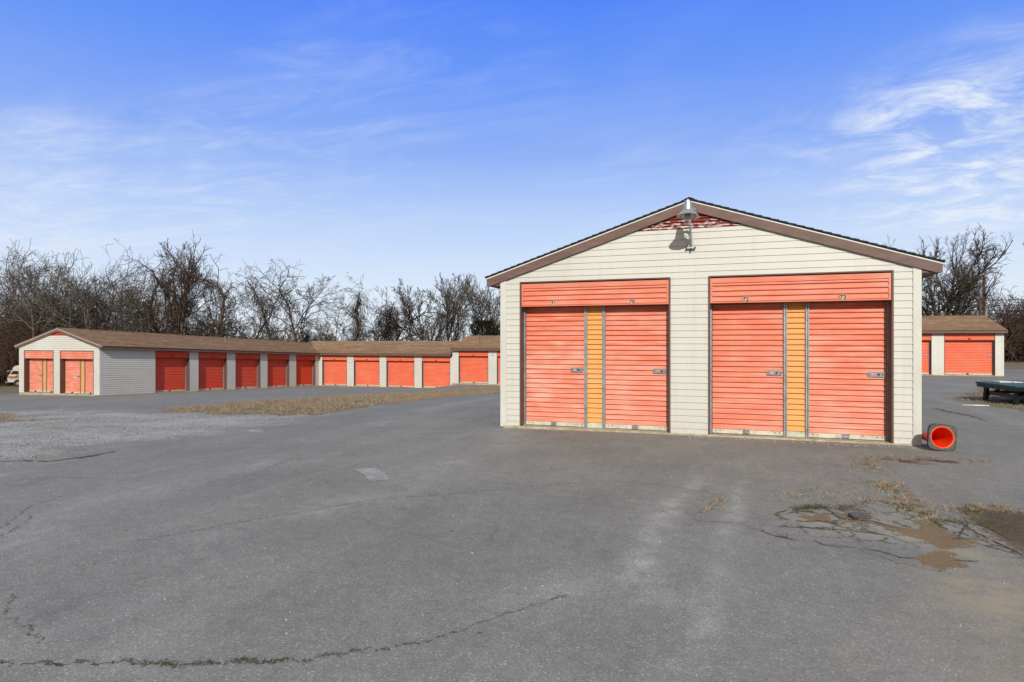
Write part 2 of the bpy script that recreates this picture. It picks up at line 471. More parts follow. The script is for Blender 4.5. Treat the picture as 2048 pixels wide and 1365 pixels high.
gravel_poly = [(-9.0, 5.2), (-9.15, 6.6), (-9.3, 8.0), (-9.1, 10), (-9.2, 11.5), (-9.3, 12.8), (-10.9, 13.0), (-14.8, 13.1), (-17.5, 13.6), (-20.5, 14.2), (-24, 12.9), (-40, 9), (-40, -4), (-16, -4), (-11, 2)]
island_poly = [(-9.4, 12.6), (-9.75, 15), (-9.85, 17.6), (-10.0, 21.9), (-9.9, 27.5), (-9.4, 33), (-10.5, 38.2), (-13.8, 38.4), (-15.4, 36.5), (-16.2, 32), (-16.7, 26), (-16.9, 22), (-16.4, 17.8), (-16.3, 14.7), (-14.2, 13.3), (-12, 12.7)]
leftgrass_poly = [(-17.5, 11.6), (-20.5, 13.2), (-24, 12.0), (-24, 9.4), (-17, 10.2), (-15.5, 11.2)]
rgrass_poly = [(6.63, 17.2), (6.3, 19.2), (6.6, 22.7), (8.8, 27.5), (11.2, 31.5), (15, 33), (22, 30), (26, 22), (20, 16), (11, 15), (7.6, 15.6)]
road_poly = [(15.2, 36), (15.3, 47), (16.5, 62.5), (24, 68.5), (60, 75), (60, 60), (42, 36)]

def axis(breaks):
    out = [breaks[0][0]]
    for (a, b, st) in [(breaks[i][0], breaks[i + 1][0], breaks[i][1]) for i in range(len(breaks) - 1)]:
        n = max(1, int(round((b - a) / st))); out += [a + (b - a) * (k + 1) / n for k in range(n)]
    return np.array(out)
XS = axis([(-900, 120), (-180, 20), (-80, 1.6), (-37, .30), (-17.5, .12), (-9.6, .06), (.3, .022), (3.0, .07), (8, .25), (24, 1.5), (60, 20), (180, 120), (900, 1)])
YS = axis([(-500, 100), (-60, 12), (-6, 1.0), (1.6, .06), (5.1, .022), (7.6, .06), (12.2, .12), (22, .25), (49, 1.2), (75, 12), (180, 120), (1200, 1)])
X, Y = np.meshgrid(XS, YS)
Z = G(X, Y)
wob = .0
def vnoise(X, Y, s, seed):
    r = np.random.default_rng(seed); tab = r.random((256, 256))
    x = X * s; y = Y * s; xi = np.floor(x).astype(int); yi = np.floor(y).astype(int)
    fx = x - xi; fy = y - yi; fx = fx * fx * (3 - 2 * fx); fy = fy * fy * (3 - 2 * fy)
    q = lambda a, b: tab[(a) % 256, (b) % 256]
    return (q(xi, yi) * (1 - fx) + q(xi + 1, yi) * fx) * (1 - fy) + (q(xi, yi + 1) * (1 - fx) + q(xi + 1, yi + 1) * fx) * fy
nX = X + (vnoise(X, Y, .9, 1) - .5) * .9 + (vnoise(X, Y, 3.1, 2) - .5) * .35
nY = Y + (vnoise(X, Y, .9, 3) - .5) * .9 + (vnoise(X, Y, 3.1, 4) - .5) * .35
grav = field(nX, nY, gravel_poly, 1.5)
grs = np.maximum.reduce([field(nX, nY, island_poly, .45), field(nX, nY, rgrass_poly, .5), field(nX, nY, leftgrass_poly, 1.2) * .8])
back = np.where((nY > 48.3) | ((nX < -38.5) & (nY > 22.5 - .55 * (nX + 38.5))) | (nX < -60), 1.0, 0.0)
back = np.where((nX > 24) & (nY < 36), 1.0, back)
road = field(nX, nY, road_poly, 1.0)
back = np.where(road > .5, 0, back)
grs = np.maximum(grs, back)
m1 = np.exp(-(((X + 10.5) / .45) ** 2 + ((Y - 6.7) / .18) ** 2)) + .8 * np.exp(-(((X + 8.7) / .35) ** 2 + ((Y - 6.5) / .5) ** 2))
dust = sum(a * gauss_line(X, Y, p, w) for p, w, a in [
    ([(-.24, 7.87), (-.5, 6.66), (-.58, 5.53), (-.59, 4.87), (-.57, 4.43)], .13, .95),
    ([(.15, 7.73), (.08, 6.26), (-.01, 5.45), (-.04, 4.64), (-.09, 4.01), (-.18, 3.34), (-.25, 2.6)], .10, .75),
    ([(-.05, 6.1), (-.02, 5.4), (-.1, 4.9)], .06, .4),
    ([(-5.1, 3.16), (-5.82, 3.84), (-6.06, 4.69), (-6.08, 5.99), (-5.84, 6.75)], .35, .55),
    ([(-3.78, 4.9), (-3.47, 5.81), (-3.38, 7.4), (-3.4, 9.34), (-3.9, 12)], .28, .5),
    ([(-6.66, 8.9), (-6.67, 11.18), (-7.62, 16.67), (-7.75, 21.3)], .45, .55),
    ([(-5.4, 7), (-5.5, 10), (-6, 15), (-6.4, 24)], .3, .35),
    ([(-1.23, 3.76), (-.75, 4.29), (-.46, 4.11)], .22, .6),
    ([(-2.9, 2.6), (-3.4, 3.4), (-4.4, 4.2)], .5, .3), ([(-4.1, 2.2), (-3.75, 2.2)], .25, .8), ([(-1.6, 2.5), (-1.0, 2.9)], .3, .45),
    ([(-4, 11.28), (2.8, 11.2)], .07, .5), ([(6.06, 21.8), (5.89, 18.2), (5.67, 15.2), (5.4, 11)], .22, .5), ([(8, 36), (9.6, 33), (9.2, 29), (7, 26)], .35, .45),
    ([(-22, 15.5), (-25, 22), (-26, 32), (-24, 39.5)], .3, .5), ([(-28, 20), (-27.5, 28), (-26.5, 37), (-20, 39.6)], .3, .35)])
dust = .85 * dust * (.35 + 1.0 * vnoise(X, Y, 1.3, 21)) * (.6 + .8 * vnoise(X, Y, 4.1, 22))
sand = sum(a * np.exp(-(((X - cx) / sx) ** 2 + ((Y - cy) / sy) ** 2)) for cx, cy, sx, sy, a in [
    (1.42, 6.5, .26, .14, 1.0), (1.75, 5.72, .22, .12, 1.0), (1.58, 4.95, .28, .42, .8), (1.5, 4.2, .5, .6, .3), (.88, 6.25, .2, .2, .6), (2.0, 5.5, .2, .2, .6), (1.45, 6.0, .3, .12, .7), (1.9, 4.6, .5, .5, .6), (2.3, 3.9, .8, .7, .3),
    (-.36, 3.39, .035, .02, 1.2), (-.55, 3.62, .04, .03, .7), (-.9, 4.6, .1, .04, .3), (1.3, 3.2, 1.0, .8, .38)])
polyd = [
    [(1.21,6.38),(1.43,6.24),(1.63,6.26),(1.8,6.24),(1.93,6.03),(1.7,5.82),(1.61,5.79),(1.58,5.95),(1.41,6.13)],
    [(1.37,5.46),(1.58,5.7),(1.66,5.68),(1.61,5.58),(1.65,5.38),(1.46,5.28),(1.39,5.34)],
    [(1.63,6.56),(1.78,6.55),(1.77,6.27),(1.64,6.31)],
    [(1.0,6.5),(1.09,6.48),(1.14,6.31),(1.02,6.31)], [(.65,6.37),(.87,6.45),(.89,6.31),(.73,6.3)]]
dirt = np.maximum.reduce([np.clip(field(X, Y, p, .10) + .14, 0, 1) for p in polyd])
wetp = [(2.14,7.26),(2.51,7.32),(3.3,7.1),(3.6,6),(2.4,5.5),(2.19,5.78),(2.11,6.09),(2.10,6.56)]
wet = field(X, Y, wetp, .42)
dirt = np.maximum(dirt, wet * .98)
for pts, w, a in [([(4.96, 18.33), (5.05, 17.48), (5.22, 16.41)], .10, .8), ([(1.91, 9.91), (1.74, 8.88), (1.75, 8.29), (1.74, 7.78), (1.76, 7.45), (1.79, 6.72)], .06, .42),
                  ([(2.1, 9.95), (2.5, 10.1), (2.9, 9.99)], .08, .5), ([(-36, 22.6), (-30.5, 22.4)], .35, .5)]:
    dirt = np.maximum(dirt, a * gauss_line(X, Y, pts, w))
dirt = np.maximum(dirt, np.clip(m1, 0, 1) * .7); wet = np.maximum(wet, np.clip(m1, 0, 1))
al_poly = [(.42,6.05),(.5,6.5),(.75,6.8),(1.05,6.85),(1.45,7.2),(1.75,7.0),(1.95,6.85),(2.2,6.7),(2.35,6.2),(2.2,5.7),(1.75,5.95),(1.3,5.75),(.8,5.85)]
allig = field(X, Y, al_poly, .35)

nv = X.size; ny, nx = X.shape
co = np.c_[X.ravel(), Y.ravel(), Z.ravel()]
idx = np.arange(nv).reshape(ny, nx)
quads = np.stack([idx[:-1, :-1], idx[:-1, 1:], idx[1:, 1:], idx[1:, :-1]], -1).reshape(-1, 4)
fcx = (grav.ravel()[quads]).mean(1); fgr = (grs.ravel()[quads]).mean(1)
cls = np.where(fgr > .5, 2, np.where(fcx > .5, 1, 0))
att = dict(dust=dust, sand=sand, dirt=dirt, allig=allig, grav=grav, grs=grs, wet=wet)
def build_np(name, co, faces, mat, attrs=None, smooth=True):
    me = bpy.data.meshes.new(name)
    n, f = len(co), len(faces); k = faces.shape[1]
    me.vertices.add(n); me.vertices.foreach_set('co', np.ascontiguousarray(co, np.float32).ravel())
    me.loops.add(f * k); me.loops.foreach_set('vertex_index', np.ascontiguousarray(faces, np.int32).ravel())
    me.polygons.add(f); me.polygons.foreach_set('loop_start', np.arange(0, f * k, k, dtype=np.int32))
    me.polygons.foreach_set('loop_total', np.full(f, k, np.int32))
    if smooth: me.polygons.foreach_set('use_smooth', np.ones(f, bool))
    me.materials.append(mat)
    me.update(calc_edges=True)
    if attrs:
        for a, v in attrs.items():
            at = me.attributes.new(a, 'FLOAT', 'POINT'); at.data.foreach_set('value', np.ascontiguousarray(v, np.float32).ravel())
    o = bpy.data.objects.new(name, me); C.objects.link(o)
    return o
for k, (nm) in enumerate(['asphalt_lot', 'gravel_patch', 'dry_grass_ground']):
    q = quads[cls == k]
    used = np.unique(q); remap = np.full(nv, -1); remap[used] = np.arange(len(used))
    o = build_np(nm, co[used], remap[q], M['ground'], {a: v.ravel()[used] for a, v in att.items()})
    tag(o, kind='structure')

# ---- cracks: meandering sunken seams filled with soil
def ribbon(mb, pts, w, seed, wamp=.6, jit=.02, gap=.04):
    r = random.Random(seed); P = []
    for (x0, y0), (x1, y1) in zip(pts[:-1], pts[1:]):
        L = math.hypot(x1 - x0, y1 - y0); n = max(2, int(L / .035))
        for k in range(n): P.append((x0 + (x1 - x0) * k / n, y0 + (y1 - y0) * k / n))
    P.append(pts[-1]); ox = oy = 0; Q = []
    for (x, y) in P:
        ox = ox * .8 + r.gauss(0, jit * .6); oy = oy * .8 + r.gauss(0, jit * .6)
        Q.append((x + ox, y + oy))
    last = None; n = len(Q)
    for i in range(n):
        a = Q[max(i - 1, 0)]; b = Q[min(i + 1, n - 1)]
        dx, dy = b[0] - a[0], b[1] - a[1]; L = math.hypot(dx, dy) + 1e-9
        ww = w * (1 - wamp + 2 * wamp * r.random()) * .5 * min(1, .25 + 4 * min(i, n - 1 - i) / n)
        x, y = Q[i]; px, py = -dy / L * ww, dx / L * ww
        A = (x + px, y + py, g(x + px, y + py) + .004); B = (x - px, y - py, g(x - px, y - py) + .004)
        if last and r.random() > gap: mb.poly([last[0], last[1], B, A])
        last = (A, B)
    return Q
cr_thin = [
    [(-4.55,3.77),(-4.33,4.06),(-4.16,4.43),(-3.98,4.73),(-3.71,5.11),(-3.43,5.55)],
    [(-3.43,5.55),(-3.11,5.81),(-2.77,6.07),(-2.51,6.26),(-2.07,6.67),(-1.74,6.93),(-1.38,7.18),(-1.05,7.27),(-.65,7.26),(-.27,7.08),(-.11,7.0)],
    [(-5.69,3.53),(-5.81,3.72),(-5.92,3.89),(-6.14,4.07)], [(-5.91,3.66),(-6.45,4.26),(-6.57,4.64),(-6.6,4.99)],
    [(-4.02,2.49),(-3.9,2.49),(-3.71,2.45),(-3.49,2.36)], [(-4.04,2.51),(-4.23,2.68),(-4.31,2.75)],
    [(-3.89,10.8),(-4.49,10.47),(-5.04,10.17),(-6.08,9.52),(-6.82,8.85)], [(-5.63,5.62),(-5.44,5.96),(-5.59,6.65),(-5.7,7.39)],
    [(-1.57,3.04),(-1.45,3.18),(-1.35,3.36),(-1.25,3.52),(-1.09,3.73),(-.95,3.95)],
    [(-5.3, 8.2), (-5.0, 8.5), (-5.1, 9.0), (-4.8, 9.3)], [(-3.2, 11.15), (-3.05, 10.8), (-3.15, 10.3)],
    [(.93,5.58),(1.2,5.3),(1.5,5.15)], [(-.3,5.92),(.1,5.95),(.29,5.78)]]
cr_mid = [
    [(.29,5.78),(.43,5.64),(.54,5.62)], [(.69,5.63),(.75,5.56),(.93,5.58)], [(1.03,5.57),(1.13,5.52),(1.25,5.44),(1.37,5.42)],
    [(.51,5.99),(.78,6.06),(1.01,6.03),(1.2,6.01),(1.37,5.97)], [(.53,6.42),(.72,6.59),(.88,6.52),(1.02,6.33),(1.14,6.35),(1.24,6.34),(1.43,6.22)],
    [(1.06,6.83),(1.09,6.53),(1.09,6.29)], [(.89,6.9),(.95,6.58),(.98,6.32)], [(1.96,6.84),(2.01,6.69),(2.01,6.31),(2.06,6.16),(2.15,5.77)],
    [(1.7,6.06),(1.92,6.15),(2.07,6.12),(2.15,5.83)], [(1.93,6.66),(2.15,6.63),(2.21,6.4),(2.24,6.18)], [(2.08,6.8),(2.02,6.53),(1.84,6.17)], [(1.63,5.48),(1.77,5.53)],
    [(1.95, 5.95), (2.1, 5.85), (2.3, 5.55)], [(.6, 6.2), (.8, 6.25), (1.0, 6.2)]]
weedy = [(-3.9, 2.0), (-3.31, 2.19), (-2.95, 2.33), (-2.83, 2.37), (-2.67, 2.41), (-2.55, 2.45), (-2.36, 2.55), (-2.19, 2.61), (-2.02, 2.69), (-1.87, 2.83), (-1.69, 2.93), (-1.57, 3.04)]
def crumbs(mb, pts, n, sig, smin, smax, seed):
    r = random.Random(seed); L = [0]
    for a, b in zip(pts[:-1], pts[1:]): L.append(L[-1] + math.hypot(b[0] - a[0], b[1] - a[1]))
    for _ in range(n):
        t = r.random() * L[-1]; i = 0
        while i < len(L) - 2 and L[i + 1] < t: i += 1
        f = (t - L[i]) / (L[i + 1] - L[i] + 1e-9); dens = .5 + .5 * math.sin(t * 9 + seed) * math.sin(t * 23 + 1)
        if r.random() > .35 + .65 * dens: continue
        wob = .018 * math.sin(t * 31 + seed) + .010 * math.sin(t * 77) + .006 * math.sin(t * 190 + 2)
        x = pts[i][0] + (pts[i + 1][0] - pts[i][0]) * f + r.gauss(0, sig * (.4 + dens)); y = pts[i][1] + (pts[i + 1][1] - pts[i][1]) * f + wob + r.gauss(0, sig * (.4 + dens))
        s_ = r.uniform(smin, smax); k = r.choice((3, 4, 5)); a0 = r.random() * 6.28; z = g(x, y) + .0045
        mb.poly([(x + s_ * r.uniform(.5, 1.2) * math.cos(a0 + 6.283 * j / k), y + s_ * r.uniform(.4, 1) * math.sin(a0 + 6.283 * j / k), z) for j in range(k)])
mb = MB(); sd = 0
for p in cr_thin:
    sd += 1; L_ = sum(math.hypot(b[0] - a[0], b[1] - a[1]) for a, b in zip(p[:-1], p[1:]))
    crumbs(mb, p, int(L_ * 420), .0035, .0022, .006, sd)
for p in cr_mid:
    sd += 1; ribbon(mb, p, .012, sd, wamp=.85, jit=.012, gap=.15)
    L_ = sum(math.hypot(b[0] - a[0], b[1] - a[1]) for a, b in zip(p[:-1], p[1:])); crumbs(mb, p, int(L_ * 450), .007, .002, .007, sd)
crumbs(mb, weedy, 1700, .007, .002, .008, 50)
ribbon(mb, [(5.0, 18.6), (4.96, 18.33), (5.05, 17.48), (5.22, 16.41), (5.1, 15.6)], .05, 52, jit=.05)
ribbon(mb, [(-9.6, 5.9), (-8.8, 6.1), (-8.7, 6.5), (-8.75, 7.1)], .05, 53, jit=.04)
tag(mb.build('pavement_cracks', M['crack']), kind='structure')
mb = MB()
ribbon(mb, [(1.4,7.27),(1.64,7.16),(1.74,6.85),(1.8,6.62),(1.8,6.34)], .06, 60, jit=.02)
ribbon(mb, [(.62,6.6),(.8,6.72),(1.0,6.8)], .05, 61, jit=.02)
ribbon(mb, [(.43,6.33),(.55,6.55)], .03, 62)
crumbs(mb, weedy[1:9], 300, .013, .002, .007, 63)
tag(mb.build('pavement_moss', M['crack_moss']), kind='structure')
# lifted slab of broken asphalt over the pothole
def slab_piece(cx, cy, pts, tilt, az, name, label):
    mb = MB(); z = g(cx, cy)
    R = Matrix.Rotation(az, 3, 'Z') @ Matrix.Rotation(tilt, 3, 'X')
    lo = [R @ Vector((x, y, -.025)) for x, y in pts]; hi = [R @ Vector((x, y, 0.0)) for x, y in pts]
    c = Vector((cx, cy, z + .022)); lo = [v + c for v in lo]; hi = [v + c for v in hi]
    mb.poly(hi); mb.poly(lo[::-1])
    for i in range(len(pts)):
        j = (i + 1) % len(pts); mb.poly([lo[i], lo[j], hi[j], hi[i]])
    o = mb.build(name, M['chunk']); tag(o, label, 'asphalt chunk')
M['chunk'] = simple('broken_asphalt', (.085, .085, .082), .9, .35, 60, 0, .6)
M['hole'] = simple('pothole_shadow_soil', (.020, .017, .013), .95, .4, 20)
mb = MB()
for pts in ([(1.075,6.50),(1.12,6.43),(1.14,6.37),(1.10,6.36),(1.06,6.42)], [(1.12, 6.56), (1.2, 6.50), (1.245, 6.44), (1.22, 6.42), (1.16, 6.47)]):
    mb.poly([(x, y, g(x, y) + .0065) for x, y in pts])
tag(mb.build('pothole', M['hole']), kind='structure')
slab_piece(1.16, 6.44, [(-.07, -.035), (.075, -.05), (.10, .03), (.02, .06), (-.08, .045)], math.radians(14), .25, 'asphalt_chunk', 'tilted chunk of broken asphalt lifted beside the pothole')

# worn painted marks
for nm, pts in (('pavement_marking', [(-4.5,6.86),(-4.26,7.0),(-3.98,6.78),(-3.75,6.5),(-3.87,6.29),(-4.03,6.46),(-4.15,6.59),(-4.3,6.72)]), ('pavement_marking', [(-8.72,9.74),(-8.54,9.87),(-8.04,9.45),(-8.3,9.37)])):
    mb = MB(); mb.poly([(x, y, g(x, y) + .004) for x, y in pts]); tag(mb.build(nm, M['paint_mark']), kind='structure')

# ------------------------------------------------------------------ buildings
COURSE = .1145
def lap_wall(mb, fn, s0, s1, z0, z1, holes=(), top=None, pitch=COURSE, relief=.024):
    """horizontal lap siding between s0..s1; holes = (sa,sb,za,zb); top(z)->(sa,sb) limits for gables.
    fn(s,n,z) -> world, n = outward"""
    brk = sorted({z1} | {h[3] for h in holes if z0 < h[3] < z1} | {h[2] for h in holes if z0 < h[2] < z1})
    k = 0; z = z0
    while z < z1 - 1e-6:
        za, zb = z, min(z0 + (k + 1) * pitch, z1)
        cuts = [za] + [b for b in brk if za + 1e-6 < b < zb - 1e-6] + [zb]
        for a, b in zip(cuts[:-1], cuts[1:]):
            mid = (a + b) / 2
            spans = [(s0, s1)]
            for (ha, hb, hz0, hz1) in holes:
                if hz0 < mid < hz1:
                    ns = []
                    for (p, q) in spans:
                        if hb <= p or ha >= q: ns.append((p, q)); continue
                        if ha > p: ns.append((p, ha))
                        if hb < q: ns.append((hb, q))
                    spans = ns
            oa = .004 + relief * (1 - (a - za) / pitch); ob = .004 + relief * (1 - (b - za) / pitch)
            for (p, q) in spans:
                pa, qa, pb, qb = p, q, p, q
                if top:
                    l, r = top(a); pa = max(p, l); qa = min(q, r)
                    l, r = top(b); pb = max(p, l); qb = min(q, r)
                    if qa <= pa: continue
                    if qb <= pb: pb = qb = (pb + qb) / 2
                mb.poly([fn(pa, oa, a), fn(qa, oa, a), fn(qb, ob, b), fn(pb, ob, b)])
                if a == za:
                    mb.poly([fn(pa, 0, a - .002), fn(qa, 0, a - .002), fn(qa, oa, a), fn(pa, oa, a)])
        z = zb; k += 1

PROF = [(0, -.012), (.005, .016), (.013, .020), (.031, .006), (.074, .002), (.086, -.004), (.0915, -.012)]
SLAT = .0915
def curtain(fn, s0, s1, z0, z1, n0, bow=0.0):
    mb = MB(); z = z0; rows = []
    while z < z1:
        for (dz, dn) in PROF[:-1]:
            if z + dz <= z1: rows.append((z + dz, n0 + dn))
        z += SLAT
    rows.append((z1, n0))
    for (za, na), (zb, nb) in zip(rows[:-1], rows[1:]):
        mb.poly([fn(s0, na, za), fn(s1, na, za), fn(s1, nb, zb), fn(s0, nb, zb)])
    return mb

def bx(mb, fn, s0, s1, n0, n1, z0, z1): mb.box((s0, n0, z0), (s1, n1, z1), fn)

def door(root, fn, s0, s1, z0, z1, n, latch=True, far=False, label=None, mat='orange'):
    """roller door: curtain + bottom rail + latch + pull"""
    o = adopt(curtain(fn, s0, s1, z0 + .075, z1, n).build('roller_door', M[mat]), root)
    if label: o['label'] = label
    mb = MB(); bx(mb, fn, s0, s1, n - .02, n + .018, z0 + .008, z0 + .078)
    bx(mb, fn, s0, s1, n - .01, n + .03, z0 + .008, z0 + .022)
    if not far:
        for ss in (s0 + .06, s0 + .13, s1 - .06, s1 - .13):
            mb2 = MB(); bx(mb2, fn, ss - .008, ss + .008, n + .018, n + .021, z0 + .042, z0 + .058)
            adopt(mb2.build('bolt', M['black']), o)
    r = mb.build('bottom_rail', M['rail']); adopt(r, o)
    c = (s0 + s1) / 2 - .02
    mb = MB(); bx(mb, fn, c - .055, c + .055, n + .019, n + .028, z0 + .03, z0 + .085)
    bx(mb, fn, c - .05, c + .05, n + .028, n + .05, z0 + .022, z0 + .034)
    adopt(mb.build('pull_handle', M['plate'] if not far else M['black']), o)
    if latch:
        w = .235
        mb = MB(); a = s1 - w - (.03 if not far else .0); zc = z0 + (1.075 if z1 - z0 > 1.9 else .9)
        bx(mb, fn, a, a + w, n + .017, n + .024, zc - .04, zc + .04)
        l = mb.build('latch', M['plate']); adopt(l, o)
        if not far:
            mb = MB(); bx(mb, fn, a + .06, a + .105, n + .0245, n + .0265, zc - .012, zc + .018)
            adopt(mb.build('latch_slot', M['orange']), o)
            for q, rr in ((a + .155, .017), (a + .022, .007), (a + .215, .009)):
                mb = MB()
                P = [fn(q + rr * math.cos(t * PI / 5), n + .030, zc + rr * math.sin(t * PI / 5)) for t in range(10)]
                Q = [fn(q + rr * math.cos(t * PI / 5), n + .022, zc + rr * math.sin(t * PI / 5)) for t in range(10)]
                mb.poly(P)
                for t in range(10): mb.poly([Q[t], Q[(t + 1) % 10], P[(t + 1) % 10], P[t]])
                adopt(mb.build('lock_cylinder' if rr > .01 else 'rivet', M['black']), o)
    return o

def header(root, fn, s0, s1, z0, z1, n=.012, far=False, mat='orange_head'):
    """orange hood box with a flat frame and four corrugations"""
    mb = MB(); e = .035; ft = .085 if not far else .05
    bx(mb, fn, s0, s1, -.10, n, z1 - ft, z1); bx(mb, fn, s0, s0 + e, -.10, n, z0, z1 - ft); bx(mb, fn, s1 - e, s1, -.10, n, z0, z1 - ft)
    bx(mb, fn, s0 + e, s1 - e, -.10, n + .002, z0, z0 + .018)
    o = mb.build('header_panel', M[mat]); adopt(o, root)
    m2 = curtain(fn, s0 + e, s1 - e, z0 + .018, z1 - ft, n - .020)
    adopt(m2.build('corrugated_infill', M[mat]), o)
    return o

def jambs(root, fn, s0, s1, z0, z1, depth, w=.028):
    mb = MB()
    bx(mb, fn, s0 - w, s0, -depth, .031, z0, z1); bx(mb, fn, s1, s1 + w, -depth, .031, z0, z1)
    bx(mb, fn, s0 - w, s1 + w, -depth, .030, z1, z1 + w * .8)
    adopt(mb.build('door_jamb', M['brown_in']), root)

def channel(root, fn, s, z0, z1, n, w=.05):
    mb = MB(); bx(mb, fn, s - w / 2, s - w / 2 + .014, n - .03, n + .045, z0, z1)
    bx(mb, fn, s + w / 2 - .014, s + w / 2, n - .03, n + .045, z0, z1)
    bx(mb, fn, s - w / 2 + .014, s + w / 2 - .014, n - .03, n + .02, z0, z1)
    adopt(mb.build('guide_post', M['galv']), root)

def amber(root, fn, s0, s1, z0, z1, n):
    o = adopt(curtain(fn, s0, s1, z0 + .09, z1, n).build('infill_panel', M['amber']), root)
    mb = MB(); bx(mb, fn, s0, s1, n - .02, n + .012, z0, z0 + .09)
    adopt(mb.build('base_plate', M['rail']), o)

def roof_plane(mb, fn, u0, u1, r0, r1, z0, z1, lap=.14, step=.010, thick=.03, un=1):
    """shingled slope. fn(u, r, z): u along the ridge, r across (eave r0,z0 -> ridge r1,z1)"""
    L = math.hypot(r1 - r0, z1 - z0); n = max(1, int(round(L / lap)))
    ex, ez = (r1 - r0) / L, (z1 - z0) / L
    nxr, nz = -ez * (1 if ex > 0 else -1) * 1.0, abs(ex)
    if ex < 0: nxr = ez
    cols = max(1, int((u1 - u0) / un))
    jit = [random.uniform(-.5, .5) for _ in range(n + 1)]
    for k in range(n):
        a, b = L * k / n, L * (k + 1) / n
        def P(u, d, h): return fn(u, r0 + ex * d + nxr * h, z0 + ez * d + nz * h)
        ha, hb = step + .002, .002
        e0 = u0 - (.006 + .010 * abs(jit[k])); e1 = u1 + (.006 + .010 * abs(jit[k]))
        mb.poly([P(e0, a - .004, ha), P(e1, a - .004, ha), P(e1, b, hb), P(e0, b, hb)],
                uv=[(e0, a), (e1, a), (e1, b), (e0, b)])
        mb.poly([P(e0, a - .004, hb - .002), P(e1, a - .004, hb - .002), P(e1, a - .004, ha), P(e0, a - .004, ha)], uv=[(e0, a), (e1, a), (e1, a), (e0, a)])
        for e in (e0, e1):
            mb.poly([P(e, a - .004, -.032), P(e, b, -.032), P(e, b, hb), P(e, a - .004, ha)], uv=[(a, 0), (b, 0), (b, .01), (a, .01)])
    # deck underside
    mb.poly([fn(u0, r0, z0 - .014), fn(u1, r0, z0 - .014), fn(u1, r1, z1 - .014), fn(u0, r1, z1 - .014)], uv=[(0, 0)] * 4)

